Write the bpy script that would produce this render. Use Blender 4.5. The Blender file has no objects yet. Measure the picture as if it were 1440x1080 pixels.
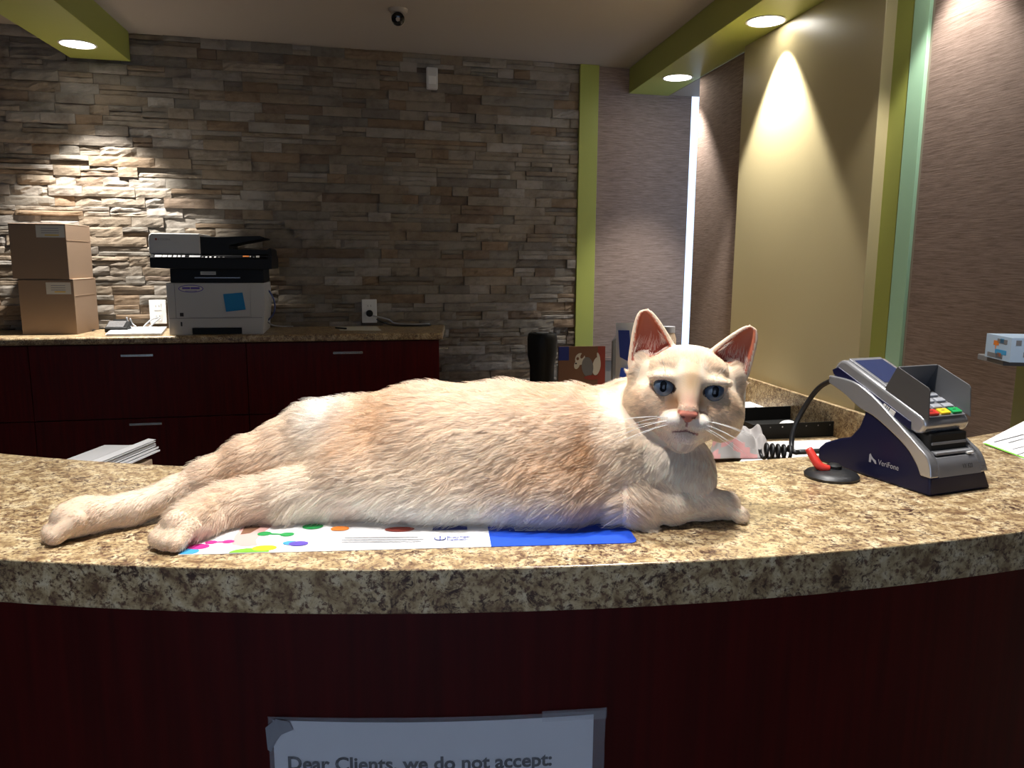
import bpy, bmesh, math, random
import numpy as np
from mathutils import Vector, Matrix, noise
random.seed(7); rng = np.random.default_rng(11)
EXPOSURE = 0.35
PI = math.pi
SC = bpy.context.scene
COL = SC.collection
V = Vector

# ------------------------------------------------------------------ camera
F_PX = 1080.0; PITCH = math.radians(9.1); ROLL = math.radians(0.4); EYE = 1.305
cam_d = bpy.data.cameras.new('camera'); cam = bpy.data.objects.new('camera', cam_d); COL.objects.link(cam)
cam_d.sensor_fit = 'HORIZONTAL'; cam_d.sensor_width = 36.0; cam_d.lens = 36.0 * F_PX / 1440.0
cam_d.clip_start = 0.02; cam_d.clip_end = 60
cam.location = (0, 0, EYE)
cam.rotation_mode = 'XYZ'
cam.matrix_world = Matrix.Translation((0, 0, EYE)) @ Matrix.Rotation(PI/2 - PITCH, 4, 'X') @ Matrix.Rotation(ROLL, 4, 'Z')
SC.camera = cam

def ray(x, y):
    a = (x-720)/F_PX; b = (540-y)/F_PX
    a2 = a*math.cos(ROLL) - b*math.sin(ROLL); b2 = a*math.sin(ROLL) + b*math.cos(ROLL)
    return V((a2, math.cos(PITCH)+b2*math.sin(PITCH), -math.sin(PITCH)+b2*math.cos(PITCH)))
def atz(x, y, Z):
    d = ray(x, y); return V((0, 0, EYE)) + d*((Z-EYE)/d.z)
def aty(x, y, Y):
    d = ray(x, y); return V((0, 0, EYE)) + d*(Y/d.y)

# ------------------------------------------------------------------ materials
def lin(r, g, b):
    f = lambda c: (c/255/12.92) if c/255 <= .04045 else ((c/255+.055)/1.055)**2.4
    return (f(r), f(g), f(b), 1)
def newmat(name):
    m = bpy.data.materials.new(name); m.use_nodes = True
    nt = m.node_tree; b = nt.nodes['Principled BSDF']
    return m, nt, b
def N(nt, t, **k):
    n = nt.nodes.new(t)
    for a, v in k.items(): setattr(n, a, v)
    return n
def plain(name, c, rough=.5, metal=0, spec=.5, bump=0, bscale=200, coat=0, emit=None, es=0, alpha=None, trans=0):
    m, nt, b = newmat(name)
    b.inputs['Base Color'].default_value = c; b.inputs['Roughness'].default_value = rough
    b.inputs['Metallic'].default_value = metal; b.inputs['Specular IOR Level'].default_value = spec
    b.inputs['Coat Weight'].default_value = coat
    if trans: b.inputs['Transmission Weight'].default_value = trans
    if emit: b.inputs['Emission Color'].default_value = emit; b.inputs['Emission Strength'].default_value = es
    tc = N(nt, 'ShaderNodeTexCoord'); nz = N(nt, 'ShaderNodeTexNoise'); nz.inputs['Scale'].default_value = bscale
    nz.inputs['Detail'].default_value = 3
    nt.links.new(tc.outputs['Object'], nz.inputs['Vector'])
    if bump:
        bp = N(nt, 'ShaderNodeBump'); bp.inputs['Strength'].default_value = bump; bp.inputs['Distance'].default_value = .001
        nt.links.new(nz.outputs['Fac'], bp.inputs['Height']); nt.links.new(bp.outputs['Normal'], b.inputs['Normal'])
    rm = N(nt, 'ShaderNodeMapRange'); rm.inputs['To Min'].default_value = max(0, rough-.04); rm.inputs['To Max'].default_value = min(1, rough+.04)
    nt.links.new(nz.outputs['Fac'], rm.inputs['Value']); nt.links.new(rm.outputs['Result'], b.inputs['Roughness'])
    return m
def ramp(nt, stops, interp='LINEAR'):
    r = N(nt, 'ShaderNodeValToRGB'); r.color_ramp.interpolation = interp
    e = r.color_ramp.elements
    while len(e) < len(stops): e.new(.5)
    for i, (p, c) in enumerate(stops): e[i].position = p; e[i].color = c
    return r
def granite(name, sc=1.0, rough=.28):
    m, nt, b = newmat(name); L = nt.links.new
    tc = N(nt, 'ShaderNodeTexCoord'); mp = N(nt, 'ShaderNodeMapping'); mp.inputs['Scale'].default_value = (1*sc, 1*sc, 1*sc)
    L(tc.outputs['Object'], mp.inputs['Vector'])
    n1 = N(nt, 'ShaderNodeTexNoise'); n1.inputs['Scale'].default_value = 28; n1.inputs['Detail'].default_value = 6; n1.inputs['Roughness'].default_value = .65; n1.inputs['Distortion'].default_value = .6
    n2 = N(nt, 'ShaderNodeTexNoise'); n2.inputs['Scale'].default_value = 120; n2.inputs['Detail'].default_value = 5; n2.inputs['Roughness'].default_value = .7
    n3 = N(nt, 'ShaderNodeTexNoise'); n3.inputs['Scale'].default_value = 60; n3.inputs['Detail'].default_value = 7; n3.inputs['Roughness'].default_value = .75; n3.inputs['Distortion'].default_value = 1.2
    n4 = N(nt, 'ShaderNodeTexNoise'); n4.inputs['Scale'].default_value = 9; n4.inputs['Detail'].default_value = 3
    for n in (n1, n2, n3, n4): L(mp.outputs['Vector'], n.inputs['Vector'])
    r1 = ramp(nt, [(.34, lin(114, 88, 60)), (.45, lin(166, 142, 104)), (.54, lin(196, 174, 134)), (.68, lin(218, 203, 170))])
    L(n1.outputs['Fac'], r1.inputs['Fac'])
    r2 = ramp(nt, [(.40, (0, 0, 0, 1)), (.50, (1, 1, 1, 1))])
    L(n2.outputs['Fac'], r2.inputs['Fac'])
    mx = N(nt, 'ShaderNodeMix', data_type='RGBA'); mx.inputs['A'].default_value = lin(104, 76, 58)
    L(r2.outputs['Color'], mx.inputs['Factor']); L(r1.outputs['Color'], mx.inputs['B'])
    ad = N(nt, 'ShaderNodeMath', operation='MULTIPLY_ADD'); ad.inputs[1].default_value = .35; L(n4.outputs['Fac'], ad.inputs[0]); L(n3.outputs['Fac'], ad.inputs[2])
    r3 = ramp(nt, [(.55, (0, 0, 0, 1)), (.64, (1, 1, 1, 1))])
    L(ad.outputs[0], r3.inputs['Fac'])
    mx2 = N(nt, 'ShaderNodeMix', data_type='RGBA'); mx2.inputs['A'].default_value = lin(66, 44, 36)
    L(r3.outputs['Color'], mx2.inputs['Factor']); L(mx.outputs['Result'], mx2.inputs['B'])
    L(mx2.outputs['Result'], b.inputs['Base Color'])
    b.inputs['Roughness'].default_value = rough
    bp = N(nt, 'ShaderNodeBump'); bp.inputs['Strength'].default_value = .08; bp.inputs['Distance'].default_value = .0005
    L(n2.outputs['Fac'], bp.inputs['Height']); L(bp.outputs['Normal'], b.inputs['Normal'])
    return m
def wood(name, c1, c2, rough=.35):
    m, nt, b = newmat(name); L = nt.links.new
    tc = N(nt, 'ShaderNodeTexCoord'); mp = N(nt, 'ShaderNodeMapping'); mp.inputs['Scale'].default_value = (30, 30, 1.6)
    n1 = N(nt, 'ShaderNodeTexNoise'); n1.inputs['Scale'].default_value = 3; n1.inputs['Detail'].default_value = 6
    L(tc.outputs['Object'], mp.inputs['Vector']); L(mp.outputs['Vector'], n1.inputs['Vector'])
    r = ramp(nt, [(.3, c1), (.7, c2)]); L(n1.outputs['Fac'], r.inputs['Fac']); L(r.outputs['Color'], b.inputs['Base Color'])
    b.inputs['Roughness'].default_value = rough; b.inputs['Specular IOR Level'].default_value = .22
    return m
def fabric(name, c1, c2):
    m, nt, b = newmat(name); L = nt.links.new
    tc = N(nt, 'ShaderNodeTexCoord'); mp = N(nt, 'ShaderNodeMapping'); mp.inputs['Scale'].default_value = (14, 14, 330)
    n1 = N(nt, 'ShaderNodeTexNoise'); n1.inputs['Scale'].default_value = 1; n1.inputs['Detail'].default_value = 4; n1.inputs['Roughness'].default_value = .7
    L(tc.outputs['Object'], mp.inputs['Vector']); L(mp.outputs['Vector'], n1.inputs['Vector'])
    r = ramp(nt, [(.33, c1), (.67, c2)]); L(n1.outputs['Fac'], r.inputs['Fac']); L(r.outputs['Color'], b.inputs['Base Color'])
    b.inputs['Roughness'].default_value = .85; b.inputs['Specular IOR Level'].default_value = .2
    bp = N(nt, 'ShaderNodeBump'); bp.inputs['Strength'].default_value = .5; bp.inputs['Distance'].default_value = .001
    L(n1.outputs['Fac'], bp.inputs['Height']); L(bp.outputs['Normal'], b.inputs['Normal'])
    return m
def stone_mat():
    m, nt, b = newmat('split_stone'); L = nt.links.new
    at = N(nt, 'ShaderNodeAttribute', attribute_name='stone_tint')
    tc = N(nt, 'ShaderNodeTexCoord'); mp = N(nt, 'ShaderNodeMapping'); mp.inputs['Scale'].default_value = (9, 9, 26)
    n1 = N(nt, 'ShaderNodeTexNoise'); n1.inputs['Scale'].default_value = 1.5; n1.inputs['Detail'].default_value = 7; n1.inputs['Roughness'].default_value = .65
    n2 = N(nt, 'ShaderNodeTexNoise'); n2.inputs['Scale'].default_value = 5; n2.inputs['Detail'].default_value = 8; n2.inputs['Roughness'].default_value = .7
    L(tc.outputs['Object'], mp.inputs['Vector']); L(mp.outputs['Vector'], n1.inputs['Vector']); L(mp.outputs['Vector'], n2.inputs['Vector'])
    r = ramp(nt, [(.3, (.62, .56, .5, 1)), (.5, (.95, .93, .9, 1)), (.75, (1.15, 1.12, 1.08, 1))]); L(n1.outputs['Fac'], r.inputs['Fac'])
    mx = N(nt, 'ShaderNodeMix', data_type='RGBA', blend_type='MULTIPLY'); mx.inputs['Factor'].default_value = 1
    L(at.outputs['Color'], mx.inputs['A']); L(r.outputs['Color'], mx.inputs['B'])
    L(mx.outputs['Result'], b.inputs['Base Color']); b.inputs['Roughness'].default_value = .75
    bp = N(nt, 'ShaderNodeBump'); bp.inputs['Strength'].default_value = .7; bp.inputs['Distance'].default_value = .004
    L(n2.outputs['Fac'], bp.inputs['Height']); L(bp.outputs['Normal'], b.inputs['Normal'])
    return m

M = dict(
 granite=granite('speckled_laminate', 2.3), edge=granite('speckled_laminate_edge', 1.9, .4),
 cherry=wood('dark_cherry', lin(72, 5, 3), lin(92, 9, 5), .42),
 cherry_dark=wood('dark_cherry_front', lin(62, 5, 3), lin(80, 9, 6), .5),
 black=plain('black_plastic', (.009, .009, .009, 1), .55, spec=.25), black_gloss=plain('gloss_black', (.006, .006, .007, 1), .12),
 rubber=plain('black_rubber', (.01, .01, .011, 1), .45),
 charcoal=plain('charcoal_plastic', (.035, .033, .032, 1), .4),
 white=plain('white_plastic', lin(225, 224, 220), .45), paper=plain('white_paper', lin(238, 238, 240), .7),
 greyplast=plain('pale_grey_plastic', lin(196, 194, 190), .45), midgrey=plain('mid_grey_plastic', lin(120, 120, 122), .4),
 lime=plain('lime_paint', lin(158, 164, 80), .45, bump=.15), olive=plain('ochre_wall_paint', lin(184, 170, 130), .34, bump=.15, bscale=120),
 ceil=plain('ceiling_paint', lin(160, 150, 140), .8, bump=.2), mint=plain('pale_mint_trim', lin(172, 214, 180), .3),
 wallpaint=plain('beige_wall_paint', lin(150, 138, 124), .7), floor=plain('dark_floor_tile', lin(84, 76, 68), .4),
 steel=plain('brushed_steel', (.7, .68, .64, 1), .25, 1), silver=plain('silver_plastic', (.42, .42, .435, 1), .24, .7),
 silver_d=plain('grey_metallic_plastic', (.27, .27, .285, 1), .32, .5),
 navy=plain('navy_plastic', (.007, .008, .032, 1), .3, spec=.25), navy2=plain('navy_screen', (.03, .04, .10, 1), .1, coat=.5),
 shield=plain('shield_plastic', (.055, .052, .05, 1), .3), shield_in=plain('shield_inside', (.10, .10, .105, 1), .35),
 red=plain('red_plastic', lin(196, 52, 42), .4), yellow=plain('yellow_plastic', lin(232, 190, 40), .4), green=plain('green_plastic', lin(20, 150, 78), .4),
 orange=plain('orange_print', lin(226, 128, 46), .5), key=plain('grey_key', lin(150, 152, 158), .35),
 bluenote=plain('blue_note', lin(10, 128, 186), .6), blue=plain('blue_print', lin(24, 74, 196), .45), bluedk=plain('dark_blue_print', lin(28, 48, 130), .5),
 magenta=plain('magenta_print', lin(186, 40, 130), .5), purple=plain('purple_print', lin(90, 70, 170), .5), lgreen=plain('lime_print', lin(120, 196, 50), .5),
 dgreen=plain('green_print', lin(30, 140, 70), .5), pink=plain('pink_print', lin(206, 164, 158), .6), brownp=plain('brown_print', lin(120, 84, 62), .55),
 sky=plain('sky_blue_print', lin(60, 150, 200), .5), ink=plain('black_ink', (.02, .02, .022, 1), .6), inkgrey=plain('grey_ink', lin(150, 150, 156), .6),
 card=plain('cardboard', lin(146, 122, 100), .8, bump=.1), card_l=plain('cardboard_light', lin(180, 156, 132), .8), label=plain('label_paper', lin(214, 210, 198), .6),
 cable=plain('grey_cable', lin(170, 172, 176), .45), bluecable=plain('blue_cable', lin(70, 84, 140), .45),
 rust=plain('rust_print', lin(150, 62, 50), .5), clothpink=plain('pink_cloth', lin(205, 150, 150), .8), cloth=plain('grey_cloth', lin(168, 164, 164), .8),
 lens=plain('lamp_lens', (1, 1, 1, 1), .4, emit=(1, .96, .88, 1), es=14), stone=stone_mat(),
 fabric=fabric('woven_shade', lin(116, 98, 88), lin(160, 140, 128)),
 seam=plain('dark_seam', (.02, .017, .014, 1), .6), tissue=plain('tissue_box_print', lin(176, 198, 220), .5),
 outside=plain('exterior_dark', lin(34, 40, 66), .8), sleeve=None)
m, nt, b = newmat('clear_sleeve'); b.inputs['Base Color'].default_value = (.8, .8, .85, 1); b.inputs['Roughness'].default_value = .18; b.inputs['Alpha'].default_value = .22
M['sleeve'] = m
m, nt, b = newmat('window_glass'); b.inputs['Base Color'].default_value = (.9, .95, 1, 1); b.inputs['Roughness'].default_value = .02; b.inputs['Alpha'].default_value = .15
M['glass'] = m

# ------------------------------------------------------------------ mesh builder
class MB:
    def __init__(s): s.v = []; s.f = []; s.m = []; s.mats = []
    def mi(s, mat):
        if mat not in s.mats: s.mats.append(mat)
        return s.mats.index(mat)
    def add(s, vs, fs, mat, T=None):
        k = len(s.v); i = s.mi(mat)
        for p in vs:
            p = V(p); s.v.append(tuple(T @ p) if T is not None else tuple(p))
        for f in fs: s.f.append([a+k for a in f]); s.m.append(i)
        return s
    def box(s, a, b_, mat, T=None):
        x0, y0, z0 = a; x1, y1, z1 = b_
        vs = [(x0,y0,z0),(x1,y0,z0),(x1,y1,z0),(x0,y1,z0),(x0,y0,z1),(x1,y0,z1),(x1,y1,z1),(x0,y1,z1)]
        return s.add(vs, [(0,3,2,1),(4,5,6,7),(0,1,5,4),(1,2,6,5),(2,3,7,6),(3,0,4,7)], mat, T)
    def prism(s, poly, h0, h1, mat, axis='z', T=None, capmat=None):
        def P(a, b_, h): return (a, b_, h) if axis == 'z' else ((h, a, b_) if axis == 'x' else (a, h, b_))
        n = len(poly); area = sum(poly[i][0]*poly[(i+1)%n][1]-poly[(i+1)%n][0]*poly[i][1] for i in range(n))
        if area < 0: poly = poly[::-1]
        vs = [P(a, b_, h0) for a, b_ in poly]+[P(a, b_, h1) for a, b_ in poly]
        sides = [(i, (i+1)%n, (i+1)%n+n, i+n) for i in range(n)]; caps = [tuple(range(n))[::-1], tuple(range(n, 2*n))]
        if axis == 'y': sides = [f[::-1] for f in sides]; caps = [f[::-1] for f in caps]
        s.add(vs, sides, mat, T); return s.add(vs, caps, capmat or mat, T)
    def lathe(s, prof, mat, T=None, n=32, caps=True):
        vs = []; fs = []
        for r, z in prof:
            for i in range(n): a = 2*PI*i/n; vs.append((r*math.cos(a), r*math.sin(a), z))
        for j in range(len(prof)-1):
            for i in range(n): fs.append((j*n+i, j*n+(i+1)%n, (j+1)*n+(i+1)%n, (j+1)*n+i))
        if caps: fs.append(tuple(range(n))[::-1]); fs.append(tuple(range((len(prof)-1)*n, len(prof)*n)))
        return s.add(vs, fs, mat, T)
    def ell(s, c, r, mat, T=None, n=20, k=12):
        vs = []; fs = []
        for j in range(k+1):
            t = PI*j/k
            for i in range(n): a = 2*PI*i/n; vs.append((c[0]+r[0]*math.sin(t)*math.cos(a), c[1]+r[1]*math.sin(t)*math.sin(a), c[2]-r[2]*math.cos(t)))
        for j in range(k):
            for i in range(n): fs.append((j*n+i, j*n+(i+1)%n, (j+1)*n+(i+1)%n, (j+1)*n+i))
        return s.add(vs, fs, mat, T)
    def tube(s, pts, r, mat, T=None, n=8, sub=6):
        P = [V(p) for p in pts]
        if sub > 1 and len(P) > 2:
            Q = []
            for i in range(len(P)-1):
                p0 = P[max(i-1, 0)]; p1 = P[i]; p2 = P[i+1]; p3 = P[min(i+2, len(P)-1)]
                for j in range(sub):
                    t = j/sub
                    Q.append(.5*((2*p1)+(p2-p0)*t+(2*p0-5*p1+4*p2-p3)*t*t+(3*p1-p0-3*p2+p3)*t**3))
            Q.append(P[-1]); P = Q
        vs = []; fs = []; ref = V((0, 0, 1))
        for i, p in enumerate(P):
            t = (P[min(i+1, len(P)-1)]-P[max(i-1, 0)]).normalized()
            a = t.cross(ref)
            if a.length < .05: a = t.cross(V((0, 1, 0)))
            a.normalize(); b_ = t.cross(a).normalized(); ref = a.cross(t)
            rr = r(i/(len(P)-1)) if callable(r) else r
            for q in range(n): g = 2*PI*q/n; vs.append(p+a*math.cos(g)*rr+b_*math.sin(g)*rr)
        for i in range(len(P)-1):
            for q in range(n): fs.append((i*n+q, i*n+(q+1)%n, (i+1)*n+(q+1)%n, (i+1)*n+q))
        fs.append(tuple(range(n))[::-1]); fs.append(tuple(range((len(P)-1)*n, len(P)*n)))
        return s.add(vs, fs, mat, T)
    def text(s, body, width, mat, T, height=None, bold=0, shear=0):
        cu = bpy.data.curves.new('t', 'FONT'); cu.body = body; cu.size = 1; cu.offset = bold; cu.shear = shear; cu.resolution_u = 3
        cu.extrude = .0
        o = bpy.data.objects.new('t', cu); COL.objects.link(o); bpy.context.view_layer.update()
        me = bpy.data.meshes.new_from_object(o.evaluated_get(bpy.context.evaluated_depsgraph_get()))
        xs = [v.co.x for v in me.vertices]; w = max(xs)-min(xs); x0 = min(xs); k = width/w
        ky = k if height is None else height
        vs = [((v.co.x-x0)*k, v.co.y*ky, 0) for v in me.vertices]; fs = [tuple(p.vertices) for p in me.polygons]
        bpy.data.objects.remove(o); bpy.data.curves.remove(cu); bpy.data.meshes.remove(me)
        return s.add(vs, fs, mat, T)
    def build(s, name, parent=None, smooth=None, bevel=0, seg=2, mat=None):
        me = bpy.data.meshes.new(name); me.from_pydata(s.v, [], s.f)
        for m_ in s.mats: me.materials.append(m_)
        me.polygons.foreach_set('material_index', s.m)
        bm = bmesh.new(); bm.from_mesh(me); bmesh.ops.remove_doubles(bm, verts=bm.verts, dist=1e-6) if not s.__dict__.get('nodbl') else None
        bm.to_mesh(me); bm.free(); me.update()
        o = bpy.data.objects.new(name, me); COL.objects.link(o)
        if parent is not None: o.parent = parent
        if bevel:
            md = o.modifiers.new('bevel', 'BEVEL'); md.width = bevel; md.segments = seg; md.limit_method = 'ANGLE'; md.angle_limit = math.radians(35)
        if smooth:
            for p in me.polygons: p.use_smooth = True
            if smooth < 3: me.set_sharp_from_angle(angle=smooth)
        return o
SM = math.radians(40)
def tag(o, label, cat, group=None):
    o['label'] = label; o['category'] = cat
    if group: o['group'] = group
    return o
def struct(o, M4=None):
    o['kind'] = 'structure'
    if M4 is not None: o.data.transform(M4.inverted()); o.matrix_world = M4
    return o
def empty(name, loc, rz=0, label=None, cat=None, group=None):
    o = bpy.data.objects.new(name, None); COL.objects.link(o); o.location = loc; o.rotation_euler = (0, 0, rz); o.empty_display_size = .05
    if label: tag(o, label, cat, group)
    return o
def frame(o, x, y, z=None):
    "matrix from origin and two axes"
    x = V(x).normalized(); y = V(y); y = (y-x*x.dot(y)).normalized(); z = x.cross(y)
    return Matrix.Translation(V(o)) @ Matrix((x, y, z)).transposed().to_4x4()

# ------------------------------------------------------------------ room planes
CEIL = 2.386; SOF = 2.25
BD = V((1, .243, 0)).normalized(); BN = V((BD.y, -BD.x, 0))           # along the stone wall, and its normal into the room
BO = V((-.564, 4.285, 0))
def wb(s, z=0, off=0): return BO+BD*s+BN*off+V((0, 0, z))
def wr(Y, z=0, off=0): return V((1.695-.174*Y-off, Y, z))              # right wall (off = into the room)
sX = lambda X: (X-BO.x)/BD.x
S_STRIP = .952; S_BLIND = 1.062; S_CORNER = sX(1.038)
WBM = frame(BO, BD, (0, 0, 1))                                        # local x = along wall, y = up, z = toward room
S_LEFT = -2.9

# back wall carcass behind stones
def stone_wall():
    vs = []; fs = []; tint = []
    pal = [((.50, .47, .42), 3), ((.42, .37, .30), 4), ((.38, .30, .21), 4), ((.31, .30, .265), 3), ((.36, .24, .135), 2), ((.24, .165, .11), 1.6), ((.60, .57, .53), 2.4), ((.27, .25, .22), 1.6), ((.46, .40, .32), 3)]
    cols = [tuple(q*.66+m_*.34 for q, m_ in zip(c, (.34, .265, .195))) for c, w in pal]; ws = np.array([w for c, w in pal]); ws = ws/ws.sum()
    ch = .0487; nrow = int(math.ceil(CEIL/ch))
    def addbox(s0, s1, z0, z1, dep, col, rough):
        nx = max(3, int((s1-s0)/.022)); nz = 4; k = len(vs)
        seed = random.random()*100
        for j in range(nz+1):
            for i in range(nx+1):
                s = s0+(s1-s0)*i/nx; z = z0+(z1-z0)*j/nz
                n = noise.noise(V((s*14+seed, z*30, seed)))*1.0+noise.noise(V((s*40+seed, z*70, 3)))*.6
                d = dep+n*rough
                if i in (0, nx) or j in (0, nz): d -= rough*.55
                d = max(d, .004)
                p = wb(s, z, d); vs.append(p); tint.append(col)
        for j in range(nz):
            for i in range(nx):
                a = k+j*(nx+1)+i; fs.append((a, a+1, a+nx+2, a+nx+1))
        # sides
        rim = [k+i for i in range(nx+1)]+[k+j*(nx+1)+nx for j in range(1, nz+1)]+[k+nz*(nx+1)+i for i in range(nx-1, -1, -1)]+[k+j*(nx+1) for j in range(nz-1, 0, -1)]
        kb = len(vs)
        for r_ in rim:
            p = vs[r_]; q = p-BO; s = q.dot(BD); vs.append(wb(s, p.z, -.002)); tint.append(col)
        for i in range(len(rim)):
            j = (i+1)%len(rim); fs.append((rim[j], rim[i], kb+i, kb+j))
    for r_ in range(nrow):
        z0 = r_*ch; z1 = min(z0+ch-.0012, CEIL)
        if z1-z0 < .01: continue
        s = S_LEFT-random.random()*.1
        while s < S_STRIP-.001:
            L = random.choice((.09, .12, .15, .17, .2, .24, .3)); e = min(s+L, S_STRIP)
            if S_STRIP-e < .04: e = S_STRIP
            c = cols[rng.choice(len(cols), p=ws)]; f = .54*random.uniform(.86, 1.14)
            sc = (s+e)/2
            rgh = .0055 if (sc < -1.2 or z0 < 1.0) else .0032
            if random.random() < .15: rgh *= 2.1
            if random.random() < .28:
                zm = (z0+z1)/2; 
                for (a, b_) in ((z0, zm-.0006), (zm+.0006, z1)):
                    c2 = cols[rng.choice(len(cols), p=ws)]
                    addbox(s, e-.001, a, b_, random.uniform(.006, .024), tuple(q*f for q in c2)+(1,), rgh)
            else: addbox(s, e-.001, z0, z1, random.uniform(.006, .026), tuple(q*f for q in c)+(1,), rgh)
            s = e
    # backing slab
    k = len(vs)
    for (s_, z_, o_) in ((S_LEFT-.1, 0, 0), (S_STRIP, 0, 0), (S_STRIP, CEIL, 0), (S_LEFT-.1, CEIL, 0), (S_LEFT-.1, 0, -.12), (S_STRIP, 0, -.12), (S_STRIP, CEIL, -.12), (S_LEFT-.1, CEIL, -.12)):
        vs.append(wb(s_, z_, o_)); tint.append((.1, .085, .07, 1))
    for f in ((0,1,2,3),(5,4,7,6),(1,5,6,2),(4,0,3,7),(3,2,6,7),(4,5,1,0)): fs.append(tuple(k+a for a in f))
    me = bpy.data.meshes.new('wall_back'); me.from_pydata([tuple(v) for v in vs], [], fs)
    ca = me.color_attributes.new('stone_tint', 'FLOAT_COLOR', 'POINT'); ca.data.foreach_set('color', np.array(tint, dtype=np.float32).ravel())
    me.materials.append(M['stone']); me.update()
    o = bpy.data.objects.new('wall_back', me); COL.objects.link(o); struct(o, WBM)
stone_wall()

# lime strip, wall behind far shade
b_ = MB(); b_.box((S_STRIP, 0, -.12), (S_BLIND, CEIL, .03), M['lime'], WBM); struct(b_.build('trim_1', bevel=.002), WBM)
b_ = MB(); b_.box((S_BLIND, 0, -.12), (S_CORNER, CEIL, -.01), M['wallpaint'], WBM); struct(b_.build('wall_back'), WBM)
# far roller shade (hangs on the back wall)
def shade(name, T, w, z0, z1, label, tube=True, dz=.0):
    r = empty(name, T @ V((w/2, z0, .01)), 0, label, 'blind'); inv = Matrix.Translation(-r.location)
    b1 = MB(); b1.box((0, z0+.02, dz), (w, z1, dz+.004), M['fabric'], inv @ T); b1.build('shade_fabric', r)
    b2 = MB(); b2.box((0, z0, dz-.004), (w, z0+.022, dz+.009), M['fabric'], inv @ T); b2.build('hem_bar', r, bevel=.002)
    return r
T_ = frame(wb(S_BLIND+.006, 0, 0), BD, (0, 0, 1))
shade('roller_shade', T_, S_CORNER-S_BLIND-.012, .72, CEIL-.002, 'brown woven shade on the back wall between lime strip and room corner')

# right wall pieces; local x runs from far corner toward the camera
YC = wr(0).y
def rw_frame(Y0): return frame(wr(Y0), V((.174, -1, 0)), (0, 0, 1))    # z -> x cross y
TR = rw_frame(4.452)
# check normal: x=(.17,-.98,0) y=(0,0,1) -> z = (-.98,-.17,0): into the room
lr = lambda Y: (4.452-Y)*math.hypot(1, .174)
Yb = 3.62; RC = .156
b_ = MB()
b_.box((lr(Yb), 0, -.10), (lr(-2.6), CEIL, 0), M['wallpaint'], TR)
b_.box((lr(4.62), 0, -RC-.05), (lr(Yb), .30, -RC), M['wallpaint'], TR); b_.box((lr(4.62), SOF, -RC-.05), (lr(Yb), CEIL, -.001), M['wallpaint'], TR)
b_.box((lr(Yb), 0, -RC-.05), (lr(Yb)+.04, CEIL, -.10), M['wallpaint'], TR); b_.box((lr(4.45), .27, -RC), (lr(Yb), .30, -.002), M['wallpaint'], TR)
struct(b_.build('wall_right'), TR)
b_ = MB(); b_.box((lr(4.62), .30, -RC-.03), (lr(Yb)-.002, SOF, -RC-.024), M['glass'], TR); struct(b_.build('window_1'), TR)
TB = rw_frame(4.170); shade('roller_shade', TB, (4.170-3.625)*1.015, .82, SOF-.002, 'narrow brown shade on the side wall just left of the ochre panel', dz=.004)
P0, P1 = 3.606, 2.632
b_ = MB(); b_.box((lr(P0), 0, 0), (lr(P1), SOF, .047), M['olive'], TR); struct(b_.build('trim_2', bevel=.002), TR)
b_ = MB(); b_.box((lr(P1), 0, 0), (lr(2.552), SOF, .006), M['lime'], TR); struct(b_.build('trim_3'), TR)
b_ = MB(); b_.box((lr(2.552), 0, 0), (lr(2.542), SOF, .002), M['seam'], TR)
b_.box((lr(2.542), 0, 0), (lr(2.472), SOF, .012), M['mint'], TR); struct(b_.build('trim_4', bevel=.003), TR)
b_ = MB()
TB2 = rw_frame(2.45); shade('roller_shade', TB2, 2.3, .60, SOF-.002, 'wide brown woven shade on the side wall behind the card reader', dz=.006)

# ceiling, floor, other walls
b_ = MB(); b_.box((-3.9, -2.7, CEIL), (2.6, 5.2, CEIL+.1), M['ceil']); 
b_.v = [(x, y, z) for x, y, z in b_.v]; struct(b_.build('ceiling'))
b_ = MB(); b_.box((-3.9, -2.7, -.1), (2.6, 5.2, 0), M['floor']); struct(b_.build('floor'))
b_ = MB(); b_.box((-3.5, -2.6, 0), (-3.4, 3.65, CEIL), M['wallpaint']); struct(b_.build('wall_left'))
b_ = MB(); b_.box((-3.4, -2.6, 0), (-1.6, -2.5, CEIL), M['wallpaint']); b_.box((.9, -2.6, 0), (2.3, -2.5, CEIL), M['wallpaint'])
b_.box((-1.6, -2.6, 0), (.9, -2.5, .5), M['wallpaint']); b_.box((-1.6, -2.6, 2.2), (.9, -2.5, CEIL), M['wallpaint']); struct(b_.build('wall_front'))
# soffits (beams); z 2.25-ceiling
def beam(name, p, mat=M['lime']):
    b_ = MB(); b_.prism([(q.x, q.y) for q in p], SOF, CEIL, mat); struct(b_.build(name, bevel=.002))
g = .94
sin = lambda Y: .711*g-.1586*(Y-4.757*g)
inR = lambda s: None
def back_hit(f):
    Y = 4.3
    for _ in range(30): Y = BO.y+(f(Y)-BO.x)*.243
    return V((f(Y), Y, 0))
xR = lambda Y: 1.695-.174*Y-.001
e1 = back_hit(sin); e2 = back_hit(xR)
beam('trim_5', [V((sin(-2.5), -2.5, 0)), e1+BN*.006, e2+BN*.006, V((xR(-2.5), -2.5, 0))])
lin_ = lambda Y: -1.974*g-.172*(Y-4.106*g); lout = lambda Y: -2.248*g-.148*(Y-4.019*g)
f1 = back_hit(lin_); f2 = back_hit(lout)
beam('trim_6', [V((lin_(-2.5), -2.5, 0)), f1+BN*.034, f2+BN*.034, V((lout(-2.5), -2.5, 0))])
# building outside the window
b_ = MB(); b_.box((1.6, 6.6, -.1), (5, 6.9, 1.56), M['outside']); struct(b_.build('wall_outside'))

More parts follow.
